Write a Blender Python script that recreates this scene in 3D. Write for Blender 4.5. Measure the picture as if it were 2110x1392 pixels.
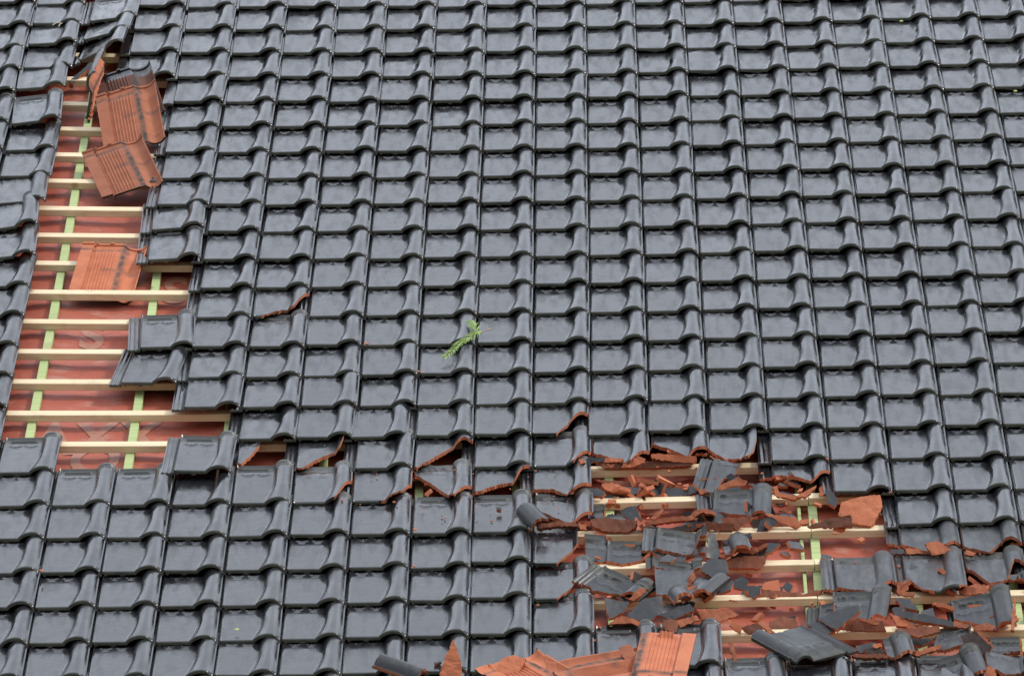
import bpy, bmesh, math, random
from mathutils import Matrix, Vector, noise

sc = bpy.context.scene
for o in list(bpy.data.objects): bpy.data.objects.remove(o)
C = sc.collection

W=0.206; G=0.32; L=0.41; TH=0.012
def sst(a,b,v):
    v=(v-a)/(b-a); v=0.0 if v<0 else (1.0 if v>1 else v)
    return v*v*(3-2*v)
def gau(v,c,w): return math.exp(-((v-c)/w)**2)
XR=0.200
def ztop(x,y,fine=True):
    """height of the glazed face above the flat pan: x across, y from nose (0) to head (L)"""
    f=max(0.0,1-y/0.20)**2.2
    xl=0.134-0.024*f
    z=0.0
    if x<0:
        z=-0.011
        if fine: z+=0.0045*(gau(x,-0.008,.0035)+gau(x,-0.022,.0035)+gau(x,-0.037,.0035))
    else:
        z=0.0045*gau(x,0.003,.0034)
        if x>xl:
            q=(x-xl)/(XR-xl)
            H=0.0255-0.0055*f
            if y>0.345: H-=0.004
            k=0.48+0.06*f
            p=0.35*math.sin(math.pi/2*q/k)+0.65*math.sqrt(max(0,1-(1-q/k)**2)) if q<k else 1-0.66*min(1,(q-k)/(1-k)/0.86)**2.3
            z=z+H*p+0.0015*p*max(0,1-y/0.05)**1.6
            if fine and y>0.335: z+=0.005*(gau(y,.354,.005)+gau(y,.382,.005))
        elif fine:
            if y>0.33:
                z+=-0.005*sst(.335,.340,y)+(0.0085*gau(y,.362,.0045) if .022<x<.115 else 0)+0.008*gau(y,.398,.006)
            for cx in (0.042,0.096):
                dx=(x-cx)/0.019; dy=(y-0.309)/0.012
                if dy<0.25 and abs(dx)<1.5: z+=0.0034*math.exp(-((math.hypot(dx,dy)-1)/.28)**2)
    e=0.0055+0.0125*sst(.179,.194,x)          # the nose edge is rounded, most at the roll's corner
    if y<e: z-=e*0.8*(1-math.sqrt(max(0,1-((e-y)/e)**2)))
    if x>.190: z-=0.004*sst(.190,XR,x)*(1-sst(0,.05,y))
    return z
LUG=True
def zbot(x,y):
    z=ztop(x,max(y,0.02),False)-TH
    if x<0: z+=0.004
    if 0<x<0.105 and 0.06<y<0.40: z-=0.0036*max(0,math.sin(x*2*math.pi/0.0125))
    if 0.012<y<0.05: z+=0.005
    if y<0.007 and (abs(x-.069)<.007 or abs(x-.012)<.004): z-=0.005
    if y>0.36 and x>0.11: z+=0.003
    if LUG and 0.368<y<0.392 and 0.028<x<0.075: z-=0.017
    return z

# --- measured layout, metres in the roof plane (x along the eaves, y up the slope, z out of the roof)
OFFS = {(-1,16):[-0.0187,0.0007],(3,16):[-0.0156,-0.019],(-2,16):[-0.0085,0.0003],(2,16):[-0.0068,0.0003],(4,16):[-0.0103,-0.0045],(-8,1):[-0.0023,0.0406],(-8,2):[-0.0026,0.0795],(-8,3):[-0.0037,0.0975],(-8,4):[-0.0118,0.1343],(-9,3):[0.0027,0.0193],(-9,4):[-0.001,0.0446],(-8,9):[-0.0122,0.0177],(-5,9):[-0.0051,0.0345],(-4,17):[-0.0092,-0.0235],(-5,13):[0.0071,-0.0003],(1,20):[-0.0033,0.0269],(1,21):[-0.0032,0.0176],(7,21):[-0.0236,-0.0254],(5,17):[-0.0134,0.0005]}
BROKEN = {(-3,12):([[0.028,0.0],[0.094,0.07],[0.148,0.073],[0.175,0.181],[0.216,0.349]],0.2),(-3,17):([[0.015,0.081],[0.042,0.165],[0.079,0.323]],0.07),(-2,17):([[0.021,0.031],[0.085,0.153],[0.148,0.225],[0.164,0.367],[0.18,0.432],[0.206,0.445]],0.2),(-2,18):([[0.108,0.0],[0.145,0.003],[0.178,0.155],[0.221,0.277]],0.2),(-1,18):([[0.085,0.0],[0.121,0.011],[0.17,0.038],[0.193,0.143],[0.221,0.165]],0.2),(0,17):([[0.009,0.007],[0.075,0.129],[0.124,0.218],[0.166,0.271]],0.2),(0,18):([[0.016,0.278],[0.079,0.141],[0.139,0.003],[0.163,0.069],[0.221,0.158]],0.2),(1,18):([[0.01,0.075],[0.073,0.15],[0.14,0.192],[0.16,0.279],[0.198,0.34]],0.2),(2,16):([[0.088,0.002],[0.126,0.106],[0.174,0.175],[0.221,0.231]],0.2),(2,17):([[0.081,0.0],[0.135,0.0],[0.173,0.091],[0.21,0.153]],0.2),(2,18):([[0.007,0.091],[0.067,0.091],[0.114,0.034],[0.159,0.069],[0.201,0.131]],0.2),(2,19):([[0.007,0.229],[0.05,0.165],[0.133,0.047],[0.158,0.097],[0.196,0.164]],0.2),(2,20):([[0.079,0.002],[0.124,0.121],[0.152,0.159],[0.17,0.286]],0.15),(2,21):([[0.078,0.001],[0.13,0.131],[0.155,0.172],[0.199,0.298]],0.2),(3,17):([[0.007,0.132],[0.067,0.076],[0.131,0.0],[0.157,0.056],[0.2,0.122]],0.2),(4,17):([[0.008,0.222],[0.07,0.157],[0.128,0.058],[0.145,0.098],[0.19,0.134]],0.2),(5,17):([[0.007,0.114],[0.061,0.013],[0.103,0.022],[0.135,0.0],[0.157,0.039],[0.177,0.262]],0.17),(6,18):([[0.048,0.201],[0.105,0.165],[0.142,0.105],[0.164,0.16],[0.203,0.222]],0.2),(8,20):([[-0.038,0.184],[0.022,0.129],[0.091,0.052],[0.15,0.078],[0.192,0.106]],0.2),(9,20):([[0.002,0.107],[0.057,0.065],[0.088,0.042],[0.126,0.135],[0.19,0.122]],0.2),(7,21):([[-0.027,0.094],[0.056,0.064],[0.143,0.023],[0.172,0.082],[0.215,0.134]],0.2),(8,21):([[0.01,0.128],[0.05,0.023],[0.096,0.0],[0.148,0.0],[0.174,0.0],[0.213,0.054]],0.2),(9,21):([[0.015,0.222],[0.072,0.074],[0.113,0.093],[0.135,0.118],[0.163,0.252]],0.2),(10,20):([[-0.006,0.158],[0.08,0.098],[0.175,0.06]],0.2),(10,21):([[-0.026,0.152],[0.056,0.047],[0.149,0.002]],0.2)}
LOOSE = [
  ('loose_roof_tile', 'slipped black tile with its whole head bare at the right edge of the gap', [0.9991, -0.0428, -0.0012, 0.0428, 0.9977, 0.053, -0.0011, -0.053, 0.9986], [-1.4269, -0.3372, -0.0098], None),
  ('loose_roof_tile', 'black tile twisted clockwise just below the slipped tile beside the gap', [0.9969, 0.0786, -0.0071, -0.0783, 0.9964, 0.0318, 0.0096, -0.0311, 0.9995], [-1.4782, -0.6608, -0.026], None),
  ('loose_roof_tile', 'loose black tile with its head bare lying at the lower end of the gap', [0.9995, 0.0155, 0.0277, -0.017, 0.9982, 0.0571, -0.0267, -0.0575, 0.998], [-1.2435, -1.6654, 0.0123], None),
  ('loose_roof_tile', 'terracotta tile lying face down on the battens in the middle of the gap', [0.9953, -0.0934, 0.024, -0.0962, -0.9807, 0.1703, 0.0076, -0.1719, -0.9851], [-1.6547, 0.8158, -0.0153], None),
  ('loose_roof_tile', 'terracotta tile lying face down and turned, lowest of the pile in the gap', [0.9457, 0.2455, 0.2132, 0.2061, -0.9597, 0.1913, 0.2515, -0.137, -0.9581], [-1.7232, 1.9266, -0.0079], None),
  ('loose_roof_tile', 'terracotta tile lying face down, middle of the pile in the gap', [0.9554, 0.1374, 0.2613, 0.0554, -0.9529, 0.2983, 0.2899, -0.2705, -0.918], [-1.6956, 2.4492, 0.0564], None),
  ('loose_roof_tile', 'upturned tile with a dark curved nose at the top of the pile in the gap', [0.9535, 0.1864, 0.237, 0.1332, -0.9655, 0.2236, 0.2705, -0.1816, -0.9454], [-1.7375, 2.8721, -0.0037], None),
  ('loose_roof_tile', 'black tile standing on edge left of the terracotta pile', [0.1757, 0.0568, -0.9828, 0.0473, 0.9967, 0.066, 0.9833, -0.058, 0.1725], [-1.7878, 2.5146, -0.0607], None),
  ('loose_roof_tile', 'crooked black tile at the very top of the gap, highest of the slipped column', [0.9933, -0.0034, -0.1156, 0.0129, 0.9966, 0.0815, 0.115, -0.0825, 0.9899], [-1.8342, 3.6358, 0.0009], None),
  ('loose_roof_tile', 'crooked black tile second from the top of the slipped column', [0.9692, 0.0323, -0.2441, -0.006, 0.9942, 0.1078, 0.2461, -0.103, 0.9637], [-1.8467, 3.389, -0.0025], None),
  ('loose_roof_tile', 'crooked black tile third from the top of the slipped column', [0.9157, 0.0337, -0.4005, 0.0104, 0.9942, 0.1074, 0.4018, -0.1025, 0.91], [-1.8499, 3.1377, -0.011], None),
  ('broken_roof_tile', 'grey tile lying turned sideways over debris in the bottom right', [-0.8542, 0.5197, -0.0179, -0.5199, -0.8541, 0.0132, -0.0084, 0.0206, 0.9998], [0.8074, -3.0427, -0.0026], [(-0.045, 0.14), (0.2, 0.14), (0.2, 0.41), (-0.045, 0.41)]),
  ('broken_roof_tile', 'terracotta tile lying face down with its lug showing at the bottom edge', [-0.9931, 0.1001, -0.0618, 0.1019, 0.9945, -0.026, 0.0589, -0.0321, -0.9977], [0.4456, -3.7288, 0.041], [(-0.045, 0.0), (0.135, 0.0), (0.135, 0.41), (-0.045, 0.41)]),
  ('loose_roof_tile', 'terracotta tile lying face down and turned, left of the lug tile', [-0.3067, 0.9516, 0.0198, 0.9504, 0.305, 0.0615, 0.0525, 0.0377, -0.9979], [0.1011, -3.6947, 0.0097], None),
  ('broken_roof_tile', 'terracotta tile piece lying askew at the bottom, beside the standing wedge', [0.8275, 0.5571, 0.0706, 0.5536, -0.8304, 0.0634, 0.094, -0.0134, -0.9955], [-0.1486, -3.5016, 0.0006], [(-0.045, 0), (0.2, 0), (0.2, 0.2), (0.14, 0.27), (0.03, 0.24), (-0.045, 0.28)]),
  ('broken_roof_tile', 'broken black tile with ribbed left edge hanging tilted over the hole', [0.972, 0.1478, 0.1827, -0.1325, 0.9868, -0.0932, -0.1941, 0.0664, 0.9787], [0.5777, -1.9129, -0.0231], [(-0.045, 0.33), (0.09, 0.33), (0.085, 0.24), (0.05, 0.18), (0.037, 0.06), (0.0, 0.05), (-0.045, 0.12)]),
  ('broken_roof_tile', 'wet dark tile head with a round roll in the middle of the hole', [0.9981, 0.0495, -0.037, -0.0529, 0.9939, -0.0965, 0.032, 0.0982, 0.9946], [0.6003, -2.278, -0.0478], [(-0.01, 0.41), (0.2, 0.41), (0.2, 0.17), (0.14, 0.2), (0.06, 0.22), (0.0, 0.25)]),
  ('broken_roof_tile', 'wet dark tile head with orange right edge left of centre in the hole', [0.988, 0.0467, 0.147, -0.046, 0.9989, -0.0082, -0.1472, 0.0014, 0.9891], [0.4016, -2.6149, -0.0145], [(-0.045, 0.41), (0.15, 0.41), (0.14, 0.3), (0.12, 0.2), (0.1, 0.19), (0.02, 0.21), (-0.045, 0.2)]),
  ('broken_roof_tile', 'dark flat tile head lying level below the wet dark tile', [0.9831, -0.0064, 0.183, 0.0235, 0.9955, -0.0915, -0.1816, 0.0942, 0.9789], [0.4025, -2.87, -0.0575], [(-0.02, 0.41), (0.17, 0.41), (0.16, 0.33), (-0.02, 0.33)]),
  ('broken_roof_tile', 'grey ribbed tile head turned clockwise beside the jagged tile edge', [0.8477, 0.512, 0.1386, -0.4866, 0.8547, -0.181, -0.2111, 0.086, 0.9737], [0.0329, -2.979, -0.0217], [(-0.045, 0.41), (0.2, 0.41), (0.2, 0.3), (0.12, 0.28), (0.05, 0.25), (-0.045, 0.27)]),
  ('broken_roof_tile', 'dark tile head with its round roll lying right below the batten', [0.9871, 0.1191, -0.1071, -0.1304, 0.9857, -0.1063, 0.0929, 0.1189, 0.9885], [0.9422, -3.2135, -0.0676], [(0.0, 0.41), (0.2, 0.41), (0.2, 0.2), (0.13, 0.17), (0.08, 0.2), (0.02, 0.26)]),
  ('broken_roof_tile', 'large dark tile head turned anticlockwise at the right edge', [0.9752, -0.0453, -0.2165, 0.0087, 0.9859, -0.167, 0.221, 0.161, 0.9619], [1.3963, -3.2985, -0.0868], [(-0.02, 0.41), (0.2, 0.41), (0.2, 0.16), (0.12, 0.17), (0.06, 0.24), (-0.02, 0.3)]),
  ('broken_roof_tile', 'dark tile corner hanging at the left rim of the hole', [0.9884, -0.0187, 0.1509, 0.0376, 0.9917, -0.1232, -0.1473, 0.1274, 0.9808], [0.1523, -2.6679, -0.0567], [(0.03, 0.41), (0.1, 0.41), (0.12, 0.22), (0.03, 0.2)]),
  ('broken_roof_tile', 'brown stained tile piece lying below the dark flat head', [0.9972, 0.074, -0.0077, -0.0742, 0.997, -0.0237, 0.0059, 0.0242, 0.9997], [0.383, -2.9279, -0.0092], [(0.0, 0.3), (0.13, 0.3), (0.11, 0.1), (0.02, 0.08)]),
  ('broken_roof_tile', 'short black roll piece lying across two tiles left of the hole', [0.8771, -0.3827, -0.2902, 0.3447, 0.9223, -0.1747, 0.3345, 0.0532, 0.9409], [-0.0586, -2.4483, -0.051], [(0.125, 0.3), (0.2, 0.3), (0.2, 0.16), (0.125, 0.17)]),
  ('broken_roof_tile', 'long grey roll piece lying at the bottom edge beside the wedge', [0.5234, -0.8407, 0.1388, 0.8491, 0.5283, -0.0018, -0.0718, 0.1188, 0.9903], [-0.2941, -3.7985, -0.0021], [(0.12, 0.34), (0.2, 0.34), (0.2, 0.18), (0.12, 0.17)]),
  ('broken_roof_tile', 'grey roll piece with pale rim lying on the pale batten', [0.912, 0.3896, -0.1281, -0.3784, 0.9198, 0.1034, 0.1581, -0.0459, 0.9864], [0.3579, -2.9477, -0.0138], [(0.1, 0.3), (0.2, 0.3), (0.2, 0.13), (0.1, 0.1)]),
  ('broken_roof_tile', 'dark broken roll lying in the lower right debris', [0.9901, -0.0626, -0.1257, 0.0623, 0.998, -0.0059, 0.1258, -0.002, 0.992], [1.0565, -3.6485, -0.0295], [(0.11, 0.4), (0.2, 0.4), (0.2, 0.24), (0.15, 0.2), (0.11, 0.26)]),
  ('broken_roof_tile', 'black tile head with round roll at the bottom right corner', [0.9496, -0.1275, -0.2862, 0.0908, 0.9862, -0.1381, 0.2999, 0.1052, 0.9482], [1.3058, -3.8179, -0.0829], [(0.0, 0.41), (0.2, 0.41), (0.2, 0.22), (0.12, 0.2), (0.05, 0.24), (0.0, 0.26)]),
  ('broken_roof_tile', 'black tile piece with curved orange rim in the bottom right corner', [0.9648, 0.0065, 0.2627, 0.0031, 0.9993, -0.0361, -0.2628, 0.0356, 0.9642], [1.444, -3.7556, 0.0054], [(0.02, 0.34), (0.14, 0.34), (0.14, 0.22), (0.08, 0.18), (0.02, 0.22)]),
  ('broken_roof_tile', 'dark ribbed tile strip standing left of the wet dark head', [0.9852, -0.0166, 0.1707, 0.0162, 0.9999, 0.0037, -0.1708, -0.0008, 0.9853], [0.6088, -2.1597, -0.0282], [(-0.045, 0.3), (0.03, 0.3), (0.03, 0.16), (-0.045, 0.15)]),
  ('broken_roof_tile', 'dark tile piece in the shade below the left rim roll', [0.9995, 0.015, -0.0292, -0.0167, 0.9981, -0.0588, 0.0283, 0.0592, 0.9978], [0.1798, -2.3299, -0.0641], [(0.0, 0.4), (0.06, 0.4), (0.055, 0.28), (0.0, 0.3)]),
  ('broken_roof_tile', 'ribbed dark tile head above the black upturned piece', [0.95, 0.1615, -0.2674, -0.1794, 0.9828, -0.0439, 0.2557, 0.0896, 0.9626], [1.2607, -3.5334, -0.0629], [(0.0, 0.41), (0.11, 0.41), (0.12, 0.26), (0.04, 0.24), (0.0, 0.27)]),
  ('broken_roof_tile', 'dark ribbed tile head under the batten in the bottom right corner', [0.9996, 0.0269, -0.0097, -0.0278, 0.9942, -0.1038, 0.0069, 0.104, 0.9946], [1.4588, -3.6497, -0.0527], [(0.02, 0.41), (0.12, 0.41), (0.12, 0.3), (0.02, 0.28)]),
  ('broken_roof_tile', 'black roll lying below the brown stained piece', [0.979, -0.1711, -0.1105, 0.1837, 0.9761, 0.1164, 0.0879, -0.1343, 0.987], [0.378, -3.2207, 0.0332], [(0.13, 0.36), (0.2, 0.36), (0.2, 0.25), (0.13, 0.24)]),
  ('broken_roof_tile', 'dark tile head with a lock edge beside the slotted dark piece', [0.9763, 0.0549, -0.2092, -0.081, 0.9897, -0.1182, 0.2005, 0.1324, 0.9707], [0.9228, -3.3067, -0.081], [(-0.045, 0.41), (0.05, 0.41), (0.05, 0.3), (-0.045, 0.29)]),
  ('broken_roof_tile', 'black tile piece hanging under the grey pointed sliver', [0.9974, 0.0657, 0.0295, -0.0611, 0.9888, -0.1361, -0.0381, 0.1339, 0.9903], [0.1597, -2.1661, -0.0937], [(0.03, 0.41), (0.13, 0.41), (0.12, 0.3), (0.05, 0.29)]),
  ('broken_roof_tile', 'dark tile piece with an orange foot left of the wet dark head', [0.9995, 0.0282, 0.0137, -0.0263, 0.9923, -0.1211, -0.0171, 0.1207, 0.9925], [0.2389, -2.7158, -0.0683], [(0.0, 0.41), (0.125, 0.41), (0.12, 0.27), (0.06, 0.24), (0.0, 0.26)]),
  ('broken_roof_tile', 'black rounded piece left of the roof shaped shard', [0.9762, -0.0887, -0.1979, 0.1034, 0.9925, 0.0654, 0.1907, -0.0843, 0.978], [0.5596, -2.7444, -0.0053], [(0.11, 0.38), (0.2, 0.38), (0.2, 0.22), (0.11, 0.24)]),
  ('broken_roof_tile', 'dark slab lying between the orange lump and the pale rimmed roll', [0.958, 0.2131, -0.1922, -0.2166, 0.9762, 0.0024, 0.1881, 0.0394, 0.9814], [0.4541, -2.9206, -0.0522], [(0.0, 0.3), (0.1, 0.3), (0.12, 0.18), (0.02, 0.16)]),
  ('broken_roof_tile', 'dark wet piece lying below the long rust splinter', [0.9979, -0.0278, -0.0592, 0.0237, 0.9973, -0.0692, 0.0609, 0.0676, 0.9958], [0.2372, -2.3481, -0.0771], [(0.0, 0.36), (0.1, 0.36), (0.1, 0.22), (0.0, 0.24)]),
  ('broken_roof_tile', 'dark tile piece lying behind the grey rod sliver', [0.9971, -0.0576, -0.05, 0.0549, 0.997, -0.0542, 0.0529, 0.0513, 0.9973], [0.4373, -3.2306, -0.0504], [(0.0, 0.36), (0.12, 0.36), (0.1, 0.24), (0.0, 0.22)]),
]
SHARDS = [
  ('grey pointed tile sliver at the top left rim of the hole', [0.2119, -1.5605, -0.01], 50, 0, 'g', 0.013, [[-0.0217, -0.0108], [0.0356, -0.0062], [0.0392, 0.008], [-0.0164, 0.0106], [-0.0367, -0.0016]]),
  ('slim orange sliver right of the grey pointed sliver', [0.2792, -1.5599, -0.012], 55, 0, 'c', 0.013, [[-0.0351, -0.0078], [0.0323, -0.007], [0.0342, 0.0052], [-0.0314, 0.0096]]),
  ('crooked orange chunk pushed up under the top rim of the hole', [0.3474, -1.5913, -0.01], 50, 0, 'c', 0.013, [[-0.006, -0.0157], [0.0379, -0.0021], [0.0415, 0.0121], [0.0148, 0.0232], [-0.0091, 0.004], [-0.0361, -0.0046], [-0.043, -0.017]]),
  ('long orange slab wedged under the top rim of the hole', [0.4938, -1.5593, -0.01], 60, 0, 'c', 0.05, [[-0.0794, -0.0001], [0.0046, -0.0115], [0.0601, -0.0174], [0.0738, -0.0057], [0.0722, 0.0046], [-0.0455, 0.0165], [-0.0859, 0.0136]]),
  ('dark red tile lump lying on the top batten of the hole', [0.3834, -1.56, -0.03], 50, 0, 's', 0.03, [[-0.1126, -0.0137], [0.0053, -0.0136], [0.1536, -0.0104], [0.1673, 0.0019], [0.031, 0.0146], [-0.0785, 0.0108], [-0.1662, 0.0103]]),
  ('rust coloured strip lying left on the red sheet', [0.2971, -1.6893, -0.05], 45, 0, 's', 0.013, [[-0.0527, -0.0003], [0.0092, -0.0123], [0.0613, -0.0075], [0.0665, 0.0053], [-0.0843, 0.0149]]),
  ('orange lump with a pale top at the left rim of the hole', [0.2653, -1.8003, -0.02], 45, 10, 'c', 0.025, [[-0.0202, -0.0115], [0.0068, -0.0208], [0.036, 0.0067], [0.0074, 0.0159], [-0.03, 0.0098]]),
  ('grey flat piece lying right of the orange lump', [0.3391, -1.7874, -0.04], 25, 0, 'g', 0.013, [[-0.0203, -0.0177], [0.0231, -0.0162], [0.027, 0.0164], [-0.0298, 0.0175]]),
  ('dark grey rough lump at the left rim of the hole', [0.2106, -1.8471, -0.02], 30, -10, 'g', 0.013, [[-0.0293, -0.0087], [0.0248, -0.0237], [0.0368, -0.0084], [0.0084, 0.0176], [-0.0408, 0.0233]]),
  ('dark curved piece lying on the red sheet above the second batten', [0.4823, -1.765, -0.055], 30, 0, 'g', 0.013, [[-0.0599, -0.0211], [0.0203, -0.0247], [0.0824, -0.0128], [0.083, 0.0152], [0.0128, 0.0208], [-0.0625, 0.0199], [-0.0762, 0.0029]]),
  ('rough orange break line lying below the tilted ribbed tile', [0.6866, -1.8138, -0.01], 55, 0, 'c', 0.02, [[-0.0307, -0.0181], [-0.0005, -0.0082], [0.0429, -0.0037], [0.0499, 0.01], [0.0349, 0.0137], [0.0201, 0.0225], [-0.0169, 0.0092], [-0.0472, -0.0041], [-0.0525, -0.0213]]),
  ('grey slab with an orange left edge left of centre in the hole', [0.3319, -2.1176, 0.0], 35, -15, 'g', 0.013, [[-0.0134, -0.016], [0.0169, -0.0457], [0.0378, -0.0218], [0.0148, 0.0324], [-0.0161, 0.0303], [-0.0402, 0.0209]]),
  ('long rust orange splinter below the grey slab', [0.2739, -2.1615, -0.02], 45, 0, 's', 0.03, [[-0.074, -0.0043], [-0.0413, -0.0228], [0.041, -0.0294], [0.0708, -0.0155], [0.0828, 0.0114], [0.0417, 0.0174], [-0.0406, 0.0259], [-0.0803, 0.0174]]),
  ('thin orange stick leaning right of the grey slab', [0.4247, -2.0931, -0.01], 50, 0, 'c', 0.013, [[-0.0098, -0.0186], [0.0221, 0.0124], [0.014, 0.0212], [-0.0263, -0.0149]]),
  ('long curved orange break edge under the wet dark tile head', [0.5212, -2.1164, -0.01], 60, 0, 'c', 0.05, [[-0.1332, -0.0291], [-0.0703, -0.0199], [0.0189, -0.0145], [0.0423, 0.0069], [0.0589, 0.0134], [0.0967, 0.0012], [0.1018, 0.0111], [0.0592, 0.0268], [0.0294, 0.0205], [0.0092, 0.0007], [-0.0734, -0.0032], [-0.1395, -0.014]]),
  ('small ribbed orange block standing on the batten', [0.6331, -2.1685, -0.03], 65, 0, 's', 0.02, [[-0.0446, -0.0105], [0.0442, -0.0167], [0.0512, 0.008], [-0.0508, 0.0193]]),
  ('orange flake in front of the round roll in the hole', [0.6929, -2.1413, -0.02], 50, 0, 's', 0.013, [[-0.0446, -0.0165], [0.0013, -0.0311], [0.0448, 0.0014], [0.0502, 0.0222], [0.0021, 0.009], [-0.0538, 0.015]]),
  ('orange splinter right of the round roll in the hole', [0.8569, -2.1421, -0.02], 50, 0, 'c', 0.013, [[-0.027, -0.0031], [0.0351, -0.0284], [0.0534, -0.0199], [0.0359, 0.0082], [-0.0298, 0.0196], [-0.0676, 0.0236]]),
  ('tiny orange stick above the splinter beside the green lath', [0.8582, -2.0534, -0.02], 50, 0, 'c', 0.013, [[-0.0223, 0.0034], [0.0171, -0.0129], [0.0239, -0.0025], [-0.0188, 0.0121]]),
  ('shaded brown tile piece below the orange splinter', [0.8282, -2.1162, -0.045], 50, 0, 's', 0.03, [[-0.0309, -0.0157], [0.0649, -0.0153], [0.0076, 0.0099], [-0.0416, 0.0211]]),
  ('large smooth orange tile piece at the right rim of the hole', [1.118, -2.0955, 0.0], 35, 0, 'c', 0.016, [[-0.0791, -0.0198], [-0.0244, -0.0624], [0.0313, -0.0713], [0.0722, 0.0136], [0.0654, 0.0577], [0.0007, 0.0507], [-0.066, 0.0319]]),
  ('grey backed wedge left of the large orange piece', [1.0261, -2.1669, -0.02], 50, 0, 's', 0.014, [[0.0596, -0.0183], [0.0541, 0.0219], [-0.0186, 0.0142], [-0.0951, -0.0178]]),
  ('dark grey piece above the pale batten in the hole', [0.7908, -1.8176, -0.03], 25, 0, 'g', 0.013, [[0.0012, -0.0293], [0.0279, -0.0275], [0.0322, 0.0073], [-0.0108, 0.0221], [-0.0507, 0.0275]]),
  ('bent orange strip on the pale batten', [0.86, -1.8838, -0.02], 45, 0, 'c', 0.013, [[-0.0261, -0.0118], [0.0401, -0.0255], [0.0603, -0.0167], [-0.0141, 0.0026], [-0.0218, 0.0283], [-0.0386, 0.0231]]),
  ('pale orange triangle standing on the pale batten', [0.9411, -1.9263, 0.0], 45, 0, 'c', 0.013, [[-0.0088, -0.0208], [0.0219, 0.0115], [0.0289, 0.026], [-0.0419, -0.0167]]),
  ('upright orange sliver left of the grey crumbling piece', [0.9865, -1.9222, 0.0], 55, 0, 'c', 0.013, [[-0.0058, -0.0201], [0.0093, -0.0117], [0.0033, 0.0192], [-0.0068, 0.0125]]),
  ('grey crumbling piece under the right rim of the hole', [1.0219, -1.9418, -0.02], 30, 0, 'g', 0.013, [[-0.0156, -0.0203], [0.0087, -0.0378], [0.0213, -0.0081], [0.0075, 0.0264], [-0.022, 0.0398]]),
  ('small orange corner at the foot of the tilted ribbed tile', [0.5796, -1.9353, 0.01], 50, 0, 'c', 0.013, [[-0.006, -0.0109], [0.0108, -0.0024], [0.0077, 0.01], [-0.0124, 0.0033]]),
  ('narrow dark ribbed piece standing upright in the hole', [0.6059, -2.4348, 0.0], 30, 15, 'g', 0.013, [[-0.0261, -0.0489], [0.0127, -0.0498], [0.0234, -0.0248], [0.0051, 0.0596], [-0.0151, 0.0641]]),
  ('dark tube shaped roll sliver above the roof shaped shard', [0.692, -2.3667, 0.0], 40, 0, 'g', 0.013, [[-0.0294, -0.029], [0.0466, 0.0053], [0.0437, 0.0221], [-0.0024, 0.0116], [-0.0584, -0.0099]]),
  ('roof shaped orange edge of a shard in the middle of the hole', [0.7091, -2.4764, 0.0], 60, 0, 'c', 0.04, [[-0.0717, -0.0248], [-0.0256, 0.001], [0.0263, -0.0113], [0.0788, 0.0127], [0.0757, 0.0243], [0.02, 0.002], [-0.0221, 0.0141], [-0.0813, -0.018]]),
  ('black leaf shaped piece right of the roof shaped shard', [0.7914, -2.4284, -0.01], 30, 0, 'g', 0.013, [[-0.0357, -0.0229], [0.0069, -0.0174], [0.0405, 0.0176], [-0.0116, 0.0227]]),
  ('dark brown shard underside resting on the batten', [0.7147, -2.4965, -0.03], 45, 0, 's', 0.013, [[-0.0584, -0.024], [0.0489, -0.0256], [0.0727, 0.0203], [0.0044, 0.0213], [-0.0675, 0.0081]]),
  ('grey angular chip lying below the upright dark piece', [0.6047, -2.619, 0.0], 25, 0, 'g', 0.013, [[-0.0432, -0.0122], [-0.0004, -0.0555], [0.0488, -0.0251], [0.0373, 0.0378], [-0.0081, 0.0386], [-0.0345, 0.0167]]),
  ('orange lump beside the brown stained piece', [0.5249, -2.7304, 0.0], 50, 0, 'c', 0.025, [[-0.006, -0.022], [0.017, 0.0049], [0.0111, 0.0322], [-0.022, -0.015]]),
  ('orange break edge right of the turned ribbed head', [0.3459, -2.8576, 0.0], 50, 0, 'c', 0.013, [[-0.0124, -0.0227], [0.0364, 0.0172], [0.0076, 0.0227], [-0.0316, -0.0173]]),
  ('dark curved tile piece at the lower left rim of the hole', [0.2693, -2.9509, -0.01], 25, 10, 'g', 0.013, [[-0.0299, -0.0057], [-0.0175, -0.05], [0.0316, -0.0143], [0.0485, 0.0299], [-0.0326, 0.0401]]),
  ('grey square slab in the lower left of the hole', [0.3717, -2.996, 0.0], 28, 0, 'g', 0.013, [[-0.0495, -0.0343], [0.0013, -0.054], [0.0595, -0.007], [0.0543, 0.0623], [-0.0067, 0.0466], [-0.0588, -0.0133]]),
  ('curved orange edge below the grey square slab', [0.3108, -3.0907, -0.005], 55, 0, 'c', 0.03, [[0.0044, -0.004], [0.0551, -0.0177], [0.03, 0.0071], [-0.0207, 0.0225], [-0.0689, -0.0079]]),
  ('grey rod like sliver right of the grey square slab', [0.4788, -3.0229, 0.0], 35, 0, 'g', 0.013, [[-0.0229, -0.0311], [0.0528, 0.0077], [0.0357, 0.0328], [-0.0656, -0.0094]]),
  ('dark red block below the grey rod sliver', [0.4505, -3.1081, -0.01], 40, 0, 's', 0.03, [[-0.0181, -0.0188], [0.0199, -0.0266], [0.0238, 0.0148], [0.0017, 0.0223], [-0.0272, 0.0084]]),
  ('orange splinter left of the ribbed orange piece', [0.51, -3.0753, -0.01], 50, 0, 'c', 0.013, [[-0.0263, -0.0227], [0.0363, 0.0033], [0.0286, 0.0185], [-0.0386, 0.001]]),
  ('ribbed orange piece hanging from the batten', [0.6075, -3.0114, -0.02], 50, 0, 'c', 0.013, [[-0.0367, -0.0341], [0.0019, -0.0195], [0.0709, 0.003], [0.0346, 0.0237], [-0.0707, 0.0269]]),
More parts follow.
